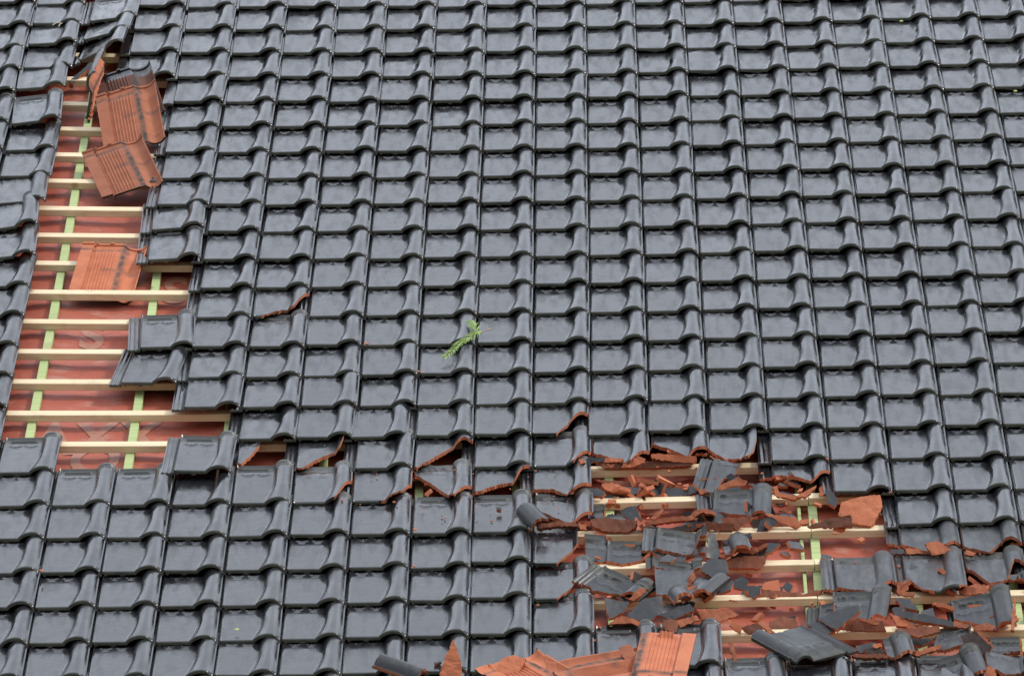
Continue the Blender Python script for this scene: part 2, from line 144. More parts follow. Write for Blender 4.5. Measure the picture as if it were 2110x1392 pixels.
  ('orange triangle below the ribbed orange piece', [0.663, -3.1008, -0.02], 50, 0, 'c', 0.013, [[-0.0186, 0.0032], [0.0173, -0.0291], [0.0243, 0.0009], [-0.023, 0.025]]),
  ('orange fragment right of the orange triangle', [0.7211, -3.0961, -0.03], 45, 0, 's', 0.013, [[-0.0104, -0.0189], [0.0329, -0.0057], [0.0143, 0.0188], [-0.0369, 0.0057]]),
  ('jumbled brown piece on the red sheet beside the green lath', [0.8222, -3.0169, -0.05], 35, 0, 's', 0.013, [[-0.0411, -0.0235], [-0.0029, -0.0279], [0.0519, -0.0097], [0.0432, 0.0209], [-0.0045, 0.0293], [-0.0465, 0.0109]]),
  ('curved rusty strip lying across the red sheet', [0.828, -2.7655, -0.04], 45, 0, 's', 0.02, [[-0.1198, -0.0096], [-0.046, -0.0212], [0.0604, -0.0192], [0.1253, -0.0026], [0.1354, 0.0148], [0.0769, -0.0019], [-0.0195, 0.01], [-0.0837, 0.018], [-0.129, 0.0116]]),
  ('grey slab with a long orange right edge in the lower hole', [1.0003, -3.125, 0.02], 25, -10, 'g', 0.015, [[-0.0573, -0.0132], [-0.0075, -0.0614], [0.0722, 0.0112], [0.0668, 0.0384], [-0.0077, 0.0258], [-0.0665, -0.0006]]),
  ('dark slotted piece beside the turned grey tile', [0.9463, -3.1531, -0.01], 25, 0, 'g', 0.013, [[0.0085, -0.0311], [0.044, -0.0144], [-0.0054, 0.03], [-0.0471, 0.0156]]),
  ('ribbed brown piece below the dark tile head with roll', [1.0927, -3.0849, -0.03], 50, 0, 's', 0.013, [[0.0654, -0.0223], [0.0536, 0.0114], [-0.0288, 0.026], [-0.0903, -0.0151]]),
  ('small orange splinter under the round roll', [1.0993, -3.0977, -0.01], 50, 0, 'c', 0.013, [[-0.0301, 0.0046], [0.0298, -0.0146], [0.0365, -0.0047], [-0.0362, 0.0147]]),
  ('orange slab lying right of the round roll', [1.2127, -3.1407, 0.0], 45, 0, 'c', 0.02, [[-0.0217, -0.0087], [0.0319, -0.0216], [0.0356, -0.0044], [-0.0458, 0.0348]]),
  ('long grey slab with an orange front edge in the lower right', [1.3043, -3.1438, 0.01], 35, 0, 'g', 0.018, [[-0.1, 0.0127], [-0.0152, -0.0114], [0.1012, -0.0342], [0.1113, -0.0211], [0.0016, 0.0148], [-0.0991, 0.0392]]),
  ('mossy grey flake on the batten above the long slab', [1.2316, -2.9517, -0.01], 22, 0, 'g', 0.013, [[-0.0165, -0.0124], [0.0401, -0.0343], [0.0121, 0.0218], [-0.0358, 0.025]]),
  ('bowl shaped piece with an orange rim below the long slab', [1.2551, -3.2386, 0.01], 40, 0, 's', 0.013, [[-0.0653, -0.0053], [0.0005, -0.0242], [0.0739, -0.0038], [0.0715, 0.0159], [-0.0078, 0.0118], [-0.0728, 0.0056]]),
  ('orange tip at the right end of the long slab', [1.3971, -3.2094, 0.015], 45, 0, 'c', 0.013, [[-0.0223, -0.004], [0.0123, -0.0114], [0.0316, -0.0013], [-0.0216, 0.0167]]),
  ('black upturned tile piece standing in the bottom right', [1.4371, -3.4056, 0.02], 40, 0, 'd', 0.013, [[-0.0259, -0.0199], [0.0258, -0.0633], [0.05, -0.0068], [-0.001, 0.0563], [-0.049, 0.0339]]),
  ('orange edged strip on top of the black upturned piece', [1.4654, -3.3544, 0.025], 50, 0, 'c', 0.013, [[0.0221, -0.0346], [0.0303, -0.0248], [-0.0215, 0.0305], [-0.031, 0.029]]),
  ('orange wedge beside the broken roll in the bottom right', [1.2778, -3.3873, 0.0], 50, 0, 'c', 0.02, [[-0.032, -0.0187], [0.041, 0.0034], [0.0477, 0.0182], [-0.006, 0.009], [-0.0506, -0.0118]]),
  ('flat orange strip under the turned grey tile', [1.0924, -3.4035, -0.01], 50, 0, 's', 0.03, [[-0.0418, -0.0048], [0.054, -0.0078], [0.0466, 0.0088], [-0.0588, 0.0037]]),
  ('dark debris piece right of the turned grey tile', [1.0967, -3.3086, -0.02], 30, 0, 'g', 0.013, [[-0.0366, -0.0194], [0.0295, -0.0205], [0.04, 0.0073], [0.0122, 0.0238], [-0.0451, 0.0088]]),
  ('orange flake on the dark debris piece', [1.1208, -3.3255, -0.005], 50, 0, 'c', 0.013, [[-0.0105, -0.0081], [0.0148, -0.0052], [0.012, 0.0081], [-0.0164, 0.0052]]),
  ('flat orange shard under the right rim of the hole', [1.2807, -2.4468, -0.02], 45, 0, 'c', 0.013, [[-0.0232, -0.0112], [0.0486, -0.0087], [0.01, 0.0079], [-0.0355, 0.0121]]),
  ('square orange shard leaning under the right rim of the hole', [1.3574, -2.4752, 0.0], 45, 0, 'c', 0.013, [[-0.0203, -0.0233], [0.0611, -0.0209], [0.0009, 0.028], [-0.0418, 0.0162]]),
  ('dark sliver left of the flat orange shard', [1.2252, -2.4492, -0.02], 30, 0, 'g', 0.013, [[-0.02, -0.0111], [0.0258, -0.0078], [0.02, 0.0112], [-0.0258, 0.0078]]),
  ('small orange shard right of the square orange shard', [1.4653, -2.4984, -0.01], 45, 0, 'c', 0.013, [[-0.018, -0.0037], [0.0111, -0.0095], [0.0212, 0.001], [-0.0142, 0.0122]]),
  ('orange ribbed shard under the right hand tile heads', [1.4677, -2.7794, -0.03], 50, 0, 'c', 0.013, [[-0.0325, -0.0206], [0.0386, -0.0114], [0.049, 0.0122], [0.001, 0.0231], [-0.0561, -0.0033]]),
  ('long thin orange splinter leaning at the right edge', [1.5744, -3.1279, 0.02], 35, 0, 'c', 0.013, [[-0.0013, -0.0644], [0.0107, 0.0607], [0.0045, 0.0646], [-0.0138, -0.0604]]),
  ('orange shard at the foot of the large turned head', [1.4781, -3.1665, -0.01], 50, 0, 'c', 0.013, [[-0.0314, -0.0106], [0.0257, -0.0097], [0.0356, 0.0018], [0.0106, 0.0155], [-0.0405, 0.0029]]),
  ('reddish shard between the two right hand tile heads', [1.2271, -2.767, -0.02], 45, 0, 'c', 0.013, [[-0.0135, -0.0191], [0.0189, -0.0126], [0.0135, 0.0191], [-0.0189, 0.0126]]),
  ('orange splinter below the two right hand tile heads', [1.2318, -2.8582, -0.01], 50, 0, 'c', 0.013, [[-0.025, -0.003], [0.023, -0.0105], [0.0297, -0.0004], [-0.0277, 0.0139]]),
  ('slim upright orange wedge standing at the bottom edge', [-0.2586, -3.5946, 0.05], 55, 10, 'c', 0.02, [[-0.0208, 0.0325], [-0.0436, -0.0512], [-0.0026, -0.0565], [0.0353, -0.0492], [0.0266, 0.0338], [0.005, 0.0908]]),
  ('flat orange tile corner between wedge and turned tile', [-0.0752, -3.5425, 0.03], 30, 0, 'c', 0.013, [[0.0166, -0.0588], [0.0546, 0.0276], [0.0108, 0.0442], [-0.0237, 0.0289], [-0.0583, -0.0417]]),
  ('broken orange corner left of the face down lug tile', [0.3076, -3.5048, 0.05], 35, 0, 'c', 0.013, [[-0.0183, -0.0105], [0.0093, -0.0482], [0.0318, -0.0076], [0.0044, 0.0395], [-0.0272, 0.0269]]),
  ('orange splinter leaning at the right of the lug tile', [0.651, -3.3553, -0.01], 50, 0, 'c', 0.013, [[0.0008, -0.0381], [0.0135, -0.0349], [-0.0009, 0.0348], [-0.0134, 0.0383]]),
  ('orange spike at the very bottom right', [1.4714, -3.5944, 0.0], 50, 0, 'c', 0.013, [[-0.0296, -0.0233], [0.0204, -0.0207], [0.0153, 0.0153], [-0.0061, 0.0288]]),
  ('rusty upright sliver at the right bottom corner', [1.5841, -3.365, 0.0], 45, 0, 'c', 0.013, [[-0.0045, -0.035], [0.005, -0.0351], [0.0044, 0.0333], [-0.0049, 0.0368]]),
  ('small black chip lying on the tile left of the wedge', [-0.3074, -3.4317, 0.0], 20, 0, 'g', 0.013, [[-0.0062, -0.0081], [0.0126, 0.0009], [0.0062, 0.0081], [-0.0126, -0.0009]]),
  ('small black curl lying on the tile left of the hole', [-0.1168, -2.049, 0.0], 20, 0, 'g', 0.013, [[-0.0066, -0.0037], [0.0066, -0.009], [0.0099, 0.0036], [-0.0099, 0.009]]),
  ('orange piece lying in the break of the V shaped tile', [-0.3586, -1.8334, -0.02], 45, 0, 'c', 0.013, [[-0.0034, -0.0137], [0.0134, 0.0044], [0.0067, 0.0154], [-0.0167, -0.0062]]),
  ('grey edged strip below the V shaped tile at the rim', [0.0506, -2.2085, 0.0], 50, 0, 's', 0.03, [[-0.0318, -0.0121], [0.0374, -0.0027], [0.0343, 0.013], [-0.0399, 0.0019]]),
  ('orange splinter right of the grey edged strip', [0.1152, -2.204, 0.0], 50, 0, 's', 0.03, [[-0.0305, -0.0061], [0.0353, -0.0088], [0.0289, 0.0052], [-0.0336, 0.0096]]),
  ('pale orange crumb pile at the left rim of the hole', [0.1685, -2.2583, 0.01], 45, 0, 'c', 0.013, [[-0.0083, -0.0089], [0.0146, -0.0128], [0.0083, 0.0053], [-0.0146, 0.0164]]),
  ('orange corner behind the left rim roll', [0.1676, -1.625, 0.01], 50, 0, 'c', 0.013, [[-0.0043, -0.0115], [0.0125, -0.0046], [0.0026, 0.0098], [-0.0108, 0.0064]]),
  ('thin dark tile edge standing out left of the terracotta pile', [-1.8352, 3.0254, -0.03], 35, 0, 'g', 0.03, [[-0.0397, -0.0573], [0.048, 0.0424], [0.0398, 0.0574], [-0.0479, -0.0423]]),
  ('orange sliver at the top of the broken column joint', [0.6548, -1.5759, -0.02], 50, 0, 'c', 0.013, [[-0.0136, -0.0069], [0.0367, -0.0184], [0.0202, -0.0003], [-0.0433, 0.0256]]),
  ('brown sliver lying on the upper pale batten', [0.26, -1.5687, -0.03], 50, 0, 'c', 0.013, [[-0.0161, -0.0047], [0.0142, -0.0069], [0.0245, 0.0037], [-0.0226, 0.0079]]),
  ('dark rubble piece on the red sheet above the fourth batten', [0.7465, -2.6941, -0.06], 30, 0, 'g', 0.013, [[-0.0241, -0.0274], [0.0377, -0.0099], [0.0225, 0.0254], [-0.0361, 0.012]]),
  ('small dark rubble piece right of the dark rubble', [0.8143, -2.712, -0.05], 35, 0, 'g', 0.013, [[0.0143, -0.023], [0.0168, 0.0099], [-0.004, 0.018], [-0.0272, -0.0049]]),
  ('slanting orange stick in the lower middle of the hole', [0.7651, -3.0892, -0.03], 45, 0, 'c', 0.013, [[-0.0295, 0.016], [0.0142, -0.0244], [0.027, -0.0177], [-0.0117, 0.0261]]),
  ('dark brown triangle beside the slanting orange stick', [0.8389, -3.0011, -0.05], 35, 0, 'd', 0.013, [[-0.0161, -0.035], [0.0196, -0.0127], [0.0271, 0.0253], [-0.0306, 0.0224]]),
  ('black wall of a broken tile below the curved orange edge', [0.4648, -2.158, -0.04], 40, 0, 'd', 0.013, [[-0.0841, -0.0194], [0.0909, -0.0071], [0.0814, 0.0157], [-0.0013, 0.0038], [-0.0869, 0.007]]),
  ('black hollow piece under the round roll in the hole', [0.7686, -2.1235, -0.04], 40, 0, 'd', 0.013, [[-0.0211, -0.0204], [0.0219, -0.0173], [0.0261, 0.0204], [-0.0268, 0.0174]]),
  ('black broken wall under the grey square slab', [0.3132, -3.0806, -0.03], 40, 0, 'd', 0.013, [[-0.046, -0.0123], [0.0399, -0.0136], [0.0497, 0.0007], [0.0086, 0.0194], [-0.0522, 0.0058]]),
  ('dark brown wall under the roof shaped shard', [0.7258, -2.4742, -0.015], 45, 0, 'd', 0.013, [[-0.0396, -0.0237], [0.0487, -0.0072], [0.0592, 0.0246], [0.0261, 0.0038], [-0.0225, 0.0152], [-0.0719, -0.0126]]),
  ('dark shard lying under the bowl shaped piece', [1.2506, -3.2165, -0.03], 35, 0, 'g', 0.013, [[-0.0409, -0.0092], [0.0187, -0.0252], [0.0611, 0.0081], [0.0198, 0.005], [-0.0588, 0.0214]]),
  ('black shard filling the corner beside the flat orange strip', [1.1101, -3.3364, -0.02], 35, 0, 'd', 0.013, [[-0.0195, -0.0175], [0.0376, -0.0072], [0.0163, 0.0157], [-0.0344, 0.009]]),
  ('dark shard behind the orange slab beside the roll', [1.2065, -2.9948, -0.02], 30, 0, 'g', 0.013, [[-0.0129, -0.0252], [0.0226, -0.0136], [0.0145, 0.0232], [-0.0242, 0.0157]]),
]
CAM = ([0.1633,-26.10338,9.19315],[[0.999866,0.003702,-0.015919],[0.013751,0.335916,0.941791],[0.008834,-0.941885,0.33582]],265.472)
KS = [0.0026,-0.0054,0.0031,0.0019,0.004,0.0011,-0.0057,-0.0131,0.0144,0.0029]
KT = [0.0236,-0.0034,-0.0224,-0.0208,-0.0124,-0.035,-0.006,-0.0644,0.0486,0.0363]
COUNTER = [[-2.1464,-1.0642],[-1.7843,-1.029],[-1.4199,-1.0926],[-1.086,-1.0317],[-0.7393,-1.3872],[-0.3966,-1.3763],[-0.0564,-1.6289],[0.2642,-1.8996],[0.6031,-1.9357],[0.9559,-2.3606],[1.2772,-2.662],[1.6007,-2.6077],[1.9305,-2.6198]]
SLOPE = -0.0013
TWIG = [[-0.1545,-0.2688,0.0],[-0.2018,-0.3088,0.0],[-0.2625,-0.3952,0.0],[-0.3171,-0.5278,0.0],[-0.2293,-0.1867,0.0]]
CHIPS = [[-0.6051,-0.3771,0.006],[-0.4108,-0.6793,0.006],[-0.3999,-2.2494,0.006],[-0.3977,-2.5921,0.006],[-1.6445,-2.586,0.006],[-0.4753,-1.9884,0.006],[0.0161,-2.9586,0.006],[-0.6535,-1.963,0.006],[0.7879,-1.7597,0.006],[1.0182,-1.6258,0.006],[1.222,-1.9599,0.006]]
LEAF = [[-0.9699,-3.1229,0.0],[1.5021,3.4751,0.0],[1.9126,2.5181,0.0]]
STRAW = [[-1.968,3.5839,0.005],[-1.9511,3.5696,0.005],[-1.4296,-0.2988,0.005],[0.297,-2.373,0.005]]
TEXT = [
  ('AXX', [-1.7699, -1.1617, -0.1], 0.43, 0.46),
  ('S', [-1.6728, -0.0582, -0.1], 0.4, 0.5),
  ('S', [-1.3892, 0.4129, -0.1], 0.4, 0.5),
  ('O', [-1.6342, -1.3708, -0.1], 0.4, 0.55),
]

# ---------------------------------------------------------------- camera, sky, sun, exposure
PITCH = math.radians(38)
RZ = 10.6                                            # height of the roof's middle above the ground
c_, s_ = math.cos(PITCH), math.sin(PITCH)
ROOF = Matrix(((1,0,0,0),(0,c_,-s_,0),(0,s_,c_,RZ),(0,0,0,1)))   # x eaves, y up-slope, z out
cam = bpy.data.cameras.new('camera'); cam.lens = CAM[2]; cam.sensor_width = 36; cam.clip_end = 3000; cam.clip_start = .5
co = bpy.data.objects.new('camera', cam); C.objects.link(co); sc.camera = co
ax = CAM[1]
co.matrix_world = ROOF @ Matrix(((ax[0][0],ax[1][0],ax[2][0],CAM[0][0]),(ax[0][1],ax[1][1],ax[2][1],CAM[0][1]),(ax[0][2],ax[1][2],ax[2][2],CAM[0][2]),(0,0,0,1)))

w = bpy.data.worlds.new('World'); sc.world = w; w.use_nodes = True
nt = w.node_tree; nd = nt.nodes; bg = nd['Background']
SUN_EL, SUN_AZ = math.radians(45), math.radians(108)   # azimuth from +Y clockwise: behind the viewer, to the right
sky = nd.new('ShaderNodeTexSky'); sky.sky_type = 'NISHITA'; sky.sun_disc = False
sky.sun_elevation = SUN_EL; sky.sun_rotation = SUN_AZ; sky.air_density = 1.0; sky.dust_density = 3.0
# closed cloud cover: grey, brighter towards the zenith (standard overcast sky)
geo = nd.new('ShaderNodeTexCoord'); sep = nd.new('ShaderNodeSeparateXYZ'); nt.links.new(geo.outputs['Generated'], sep.inputs[0])
mr = nd.new('ShaderNodeMapRange'); mr.inputs['From Min'].default_value = 0; mr.inputs['From Max'].default_value = 1
mr.inputs['To Min'].default_value = 4.2; mr.inputs['To Max'].default_value = 12.6
nt.links.new(sep.outputs['Z'], mr.inputs['Value'])
cl = nd.new('ShaderNodeTexNoise'); cl.inputs['Scale'].default_value = 2.2; cl.inputs['Detail'].default_value = 4
nt.links.new(geo.outputs['Generated'], cl.inputs['Vector'])
cr = nd.new('ShaderNodeMapRange'); cr.inputs['From Min'].default_value = .3; cr.inputs['From Max'].default_value = .7
cr.inputs['To Min'].default_value = .66; cr.inputs['To Max'].default_value = 1.34; nt.links.new(cl.outputs['Fac'], cr.inputs['Value'])
mu = nd.new('ShaderNodeMath'); mu.operation = 'MULTIPLY'; nt.links.new(mr.outputs[0], mu.inputs[0]); nt.links.new(cr.outputs[0], mu.inputs[1])
tint = nd.new('ShaderNodeMix'); tint.data_type = 'RGBA'; tint.blend_type = 'MULTIPLY'; tint.inputs['Factor'].default_value = 1
tint.inputs['A'].default_value = (.90, .965, 1.085, 1); nt.links.new(mu.outputs[0], tint.inputs['B'])
mx = nd.new('ShaderNodeMix'); mx.data_type = 'RGBA'; mx.inputs['Factor'].default_value = .88
nt.links.new(sky.outputs[0], mx.inputs['A']); nt.links.new(tint.outputs['Result'], mx.inputs['B'])
nt.links.new(mx.outputs['Result'], bg.inputs['Color']); bg.inputs['Strength'].default_value = .1

sl = bpy.data.lights.new('sun', 'SUN'); sl.energy = 1.5; sl.angle = math.radians(10); sl.color = (1, .96, .9)
so = bpy.data.objects.new('sun', sl); C.objects.link(so)
sd = Vector((math.sin(SUN_AZ)*math.cos(SUN_EL), math.cos(SUN_AZ)*math.cos(SUN_EL), math.sin(SUN_EL)))
so.rotation_euler = sd.to_track_quat('Z', 'Y').to_euler(); so.location = (20, -30, 40)

sc.view_settings.view_transform = 'Standard'; sc.view_settings.look = 'None'
sc.view_settings.exposure = 0.40; sc.view_settings.gamma = 1; sc.view_settings.use_curve_mapping = False
sc.render.resolution_x = 1024; sc.render.resolution_y = 675

# ---------------------------------------------------------------- materials
class NB:
    def __init__(s, name):
        s.m = bpy.data.materials.new(name); s.m.use_nodes = True; s.t = s.m.node_tree; s.n = s.t.nodes
        s.b = s.n['Principled BSDF']
    def new(s, ty, **k):
        q = s.n.new(ty)
        for a, v in k.items():
            if a.startswith('i_'): q.inputs[a[2:].replace('_',' ')].default_value = v
            else: setattr(q, a, v)
        return q
    def ln(s, a, b): s.t.links.new(a, b)
    def noise(s, vec, scale, detail=4, rough=.55):
        q = s.new('ShaderNodeTexNoise'); q.inputs['Scale'].default_value = scale; q.inputs['Detail'].default_value = detail
        q.inputs['Roughness'].default_value = rough; s.ln(vec, q.inputs['Vector']); return q.outputs['Fac']
    def rng(s, v, a, b, c, d):
        q = s.new('ShaderNodeMapRange'); q.inputs['From Min'].default_value = a; q.inputs['From Max'].default_value = b
        q.inputs['To Min'].default_value = c; q.inputs['To Max'].default_value = d; s.ln(v, q.inputs['Value']); return q.outputs[0]
    def math(s, op, a, b):
        q = s.new('ShaderNodeMath'); q.operation = op
        for i, v in enumerate((a, b)):
            if isinstance(v, (int, float)): q.inputs[i].default_value = v
            else: s.ln(v, q.inputs[i])
        return q.outputs[0]
    def mix(s, f, a, b, blend='MIX'):
        q = s.new('ShaderNodeMix'); q.data_type = 'RGBA'; q.blend_type = blend
        for k, v in (('Factor', f), ('A', a), ('B', b)):
            if isinstance(v, tuple): q.inputs[k].default_value = v if len(v) == 4 else v + (1,)
            elif isinstance(v, (int, float)): q.inputs[k].default_value = v
            else: s.ln(v, q.inputs[k])
        return q.outputs['Result']
    def bump(s, h, strength, dist):
        q = s.new('ShaderNodeBump'); q.inputs['Strength'].default_value = strength; q.inputs['Distance'].default_value = dist
        s.ln(h, q.inputs['Height']); s.ln(q.outputs[0], s.b.inputs['Normal'])

def shifted(nb):
    """object coordinates shifted by the piece's own random number, so that no two pieces carry the same marks"""
    tc = nb.new('ShaderNodeTexCoord'); oi = nb.new('ShaderNodeObjectInfo')
    at = nb.new('ShaderNodeAttribute', attribute_name='rnd')
    r = nb.math('FRACT', nb.math('ADD', oi.outputs['Random'], at.outputs['Fac']), 0)
    k = nb.math('MULTIPLY', r, 37.0)
    cx = nb.new('ShaderNodeCombineXYZ'); nb.ln(k, cx.inputs[0]); nb.ln(k, cx.inputs[1])
    va = nb.new('ShaderNodeVectorMath', operation='ADD'); nb.ln(tc.outputs['Object'], va.inputs[0]); nb.ln(cx.outputs[0], va.inputs[1])
    return va.outputs[0], r

def make_glaze(name='black_glaze', dull=0.0):
    nb = NB(name); v, r = shifted(nb)
    ty = nb.new('ShaderNodeAttribute', attribute_name='ty').outputs['Fac']
    n1 = nb.noise(v, 14, 4); n2 = nb.noise(v, 90, 3)
    base = nb.mix(nb.rng(n1, .3, .7, 0, 1), (.010,.011,.013), (.017,.018,.021))
    base = nb.mix(nb.rng(r, 0, 1, .0, .4), base, (.026,.026,.026))
    # algae film along the nose edge and the head ribs
    al = nb.math('MULTIPLY', nb.rng(ty, .0006, .003, 1, 0), nb.rng(nb.noise(v, 22, 3), .35, .62, .5, 1.0))
    col = nb.mix(al, base, (.085,.084,.060))
    hd = nb.math('MULTIPLY', nb.rng(ty, .325, .36, 0, 1), nb.rng(n1, .35, .6, .2, .8))
    col = nb.mix(hd, col, (.060,.060,.048))
    dots = nb.math('MULTIPLY', nb.rng(nb.noise(v, 60, 2), .70, .76, 0, 1), nb.rng(ty, 0, .03, .7, 0))
    col = nb.mix(dots, col, (.10,.13,.02))
    nb.ln(col, nb.b.inputs['Base Color'])
    # dried runs across the glaze
    mp = nb.new('ShaderNodeMapping'); mp.inputs['Scale'].default_value = (30, 7, 20); nb.ln(v, mp.inputs[0])
    n3 = nb.noise(mp.outputs[0], 1, 3)
    ro = nb.math('ADD', nb.rng(n3, .38, .62, .08, .27), nb.rng(n2, .3, .7, 0, .05))
    ro = nb.math('ADD', ro, nb.math('MULTIPLY', al, .25)); ro = nb.math('ADD', ro, nb.math('MULTIPLY', hd, .38))
    if dull:
        ro = nb.math('ADD', ro, nb.rng(n1, .3, .7, dull*.7, dull))
        sp = nb.mix(nb.rng(nb.noise(v, 34, 6, .7), .52, .66, 0, .75), col, (.048,.044,.031)); nb.ln(sp, nb.b.inputs['Base Color'])
    nb.ln(ro, nb.b.inputs['Roughness']); nb.b.inputs['IOR'].default_value = 1.56
    nb.bump(nb.math('ADD', nb.noise(v, 22, 2), nb.math('MULTIPLY', nb.noise(v, 240, 2), .10)), .16, .004)
    return nb.m
def make_clay(name, a, b, stain):
    nb = NB(name); v, r = shifted(nb)
    n1 = nb.noise(v, 16, 5); n2 = nb.noise(v, 120, 4, .7)
    col = nb.mix(nb.rng(n1, .3, .7, 0, 1), a, b)
    col = nb.mix(nb.rng(n2, .58, .75, 0, .55), col, stain)
    col = nb.mix(nb.rng(r, .4, 1, 0, .5), col, stain)
    st = nb.new('ShaderNodeAttribute', attribute_name='stain').outputs['Fac']
    col = nb.mix(nb.math('MULTIPLY', st, nb.rng(nb.noise(v, 40, 4), .3, .6, .3, 1)), col, (.055,.048,.042))
    nb.ln(col, nb.b.inputs['Base Color']); nb.b.inputs['Roughness'].default_value = .82
    nb.bump(nb.math('ADD', n2, n1), .55, .003)
    return nb.m
def make_wood(name, a, b, knot):
    nb = NB(name); tc = nb.new('ShaderNodeTexCoord'); oi = nb.new('ShaderNodeObjectInfo')
    ad = nb.new('ShaderNodeVectorMath', operation='ADD'); nb.ln(tc.outputs['Object'], ad.inputs[0])
    sc_ = nb.math('MULTIPLY', oi.outputs['Random'], 50.0); cx = nb.new('ShaderNodeCombineXYZ')
    for i in range(3): nb.ln(sc_, cx.inputs[i])
    nb.ln(cx.outputs[0], ad.inputs[1])
    mp = nb.new('ShaderNodeMapping'); mp.inputs['Scale'].default_value = (3, 130, 130); nb.ln(ad.outputs[0], mp.inputs[0])
    g = nb.noise(mp.outputs[0], 1, 5); big = nb.noise(ad.outputs[0], 3.5, 3)
    col = nb.mix(nb.rng(g, .35, .7, 0, 1), a, b)
    col = nb.mix(nb.rng(big, .45, .75, 0, .45), col, b)
    vo = nb.new('ShaderNodeTexVoronoi'); vo.inputs['Scale'].default_value = 5.5; nb.ln(ad.outputs[0], vo.inputs['Vector'])
    col = nb.mix(nb.rng(vo.outputs['Distance'], .07, .13, .85, 0), col, knot)
    dirt = nb.noise(ad.outputs[0], 6, 6, .65)
    col = nb.mix(nb.rng(dirt, .56, .74, 0, .45), col, (.26,.19,.09))
    nb.ln(col, nb.b.inputs['Base Color']); nb.b.inputs['Roughness'].default_value = .7
    nb.bump(g, .3, .001)
    return nb.m
GLAZE = make_glaze(); DULL = make_glaze('dirty_glaze', .22)
CLAY = make_clay('terracotta', (.60,.195,.088), (.45,.13,.058), (.22,.085,.05))
DARKCLAY = make_clay('near_black_terracotta', (.06,.035,.026), (.03,.022,.018), (.02,.016,.014))  # darkest clay tone, for the near-black pieces
SHADE_CLAY = make_clay('shaded_terracotta', (.30,.095,.046), (.17,.058,.030), (.05,.026,.018))  # clay for shards lying in shade, with that shade put into the colour
WOOD = make_wood('pine_wood', (.83,.71,.49), (.69,.52,.29), (.34,.18,.07))
GREEN = make_wood('green_treated_wood', (.47,.54,.24), (.33,.41,.16), (.10,.13,.05))
def make_membrane():
    nb = NB('red_roofing_membrane'); tc = nb.new('ShaderNodeTexCoord'); v = tc.outputs['Object']
    n1 = nb.noise(v, 3.2, 4); n2 = nb.noise(v, 26, 5, .7)
    col = nb.mix(nb.rng(n2, .3, .7, 0, 1), (.42,.10,.053), (.34,.075,.04))
    mp = nb.new('ShaderNodeMapping'); mp.inputs['Scale'].default_value = (5.5, 7, 1); nb.ln(v, mp.inputs[0])
    d = nb.math('MULTIPLY', nb.rng(nb.noise(mp.outputs[0], 1, 8, .68), .54, .62, 0, .45), nb.rng(n2, .25, .6, .45, 1))
    col = nb.mix(d, col, (.46,.27,.21))
    nb.ln(col, nb.b.inputs['Base Color'])
    nb.ln(nb.rng(n1, .35, .65, .5, .75), nb.b.inputs['Roughness'])
    nb.bump(nb.noise(v, 12, 5, .6), .5, .01); return nb.m
MEMB = make_membrane()
def simple(name, col, rough=.7, scale=30, var=.4):
    nb = NB(name); tc = nb.new('ShaderNodeTexCoord'); n = nb.noise(tc.outputs['Object'], scale, 4)
    lo = tuple(x*(1-var) for x in col)
    nb.ln(nb.mix(nb.rng(n, .3, .7, 0, 1), lo, col), nb.b.inputs['Base Color']); nb.b.inputs['Roughness'].default_value = rough
    return nb.m
PRINT = simple('worn_grey_print', (.43,.185,.12), .5, 60, .25)
LEAFM = simple('fresh_green_needles', (.29,.46,.08), .5, 80)
TWIGM = simple('pale_broken_twig', (.45,.33,.22), .8)
YLEAF = simple('yellow_green_leaf', (.45,.55,.12), .6)
STRAWM = simple('dry_straw', (.62,.55,.38), .8)
GROUND = simple('paved_ground', (.20,.21,.17), .95, .8)  # unseen ground, its tone raised to bounce light onto the tile lips

# ---------------------------------------------------------------- helpers
def link(name, me, parent=None, M=None, mats=None):
    o = bpy.data.objects.new(name, me); C.objects.link(o)
    if mats:
        for m in mats: me.materials.append(m)
    if parent: o.parent = parent
    if M is not None: o.matrix_basis = M
    return o
def tag(o, label, cat, group=None):
    o['label'] = label; o['category'] = cat
    if group: o['group'] = group
    return o
def finish(me, ang=40):
    me.shade_smooth()
    me.set_sharp_from_angle(angle=math.radians(ang))
def attr(me, name, vals):
    a = me.attributes.new(name, 'FLOAT', 'POINT'); a.data.foreach_set('value', vals)

def tile_geo(xs, cols, seed=None):
    """closed tile body: glazed top grid, clay underside. cols[i] = list of y for column xs[i]; returns verts, faces, mats, ty, stain"""
    V, F, Mt, TY, ST = [], [], [], [], []
    n, m = len(xs), len(cols[0])
    for lay in (0, 1):
        for x, ys in zip(xs, cols):
            for y in ys:
                V.append((x, y, ztop(x, y) if lay == 0 else zbot(x, y))); TY.append(y)
                st = 0.0
                if lay == 1:
                    st = min(1, max(1.3*gau(y, .054, .009) if x < .14 else 0, 1.2*gau(x, .122, .011), .7*gau(y, .2, .004)*(x > .05)))
                ST.append(st)
    N = n*m
    for i in range(n-1):
        for j in range(m-1):
            a, b, c, d = i*m+j, (i+1)*m+j, (i+1)*m+j+1, i*m+j+1
            F.append((a, b, c, d)); Mt.append(0); F.append((N+a, N+d, N+c, N+b)); Mt.append(1)
    return V, F, Mt, TY, ST, n, m, N
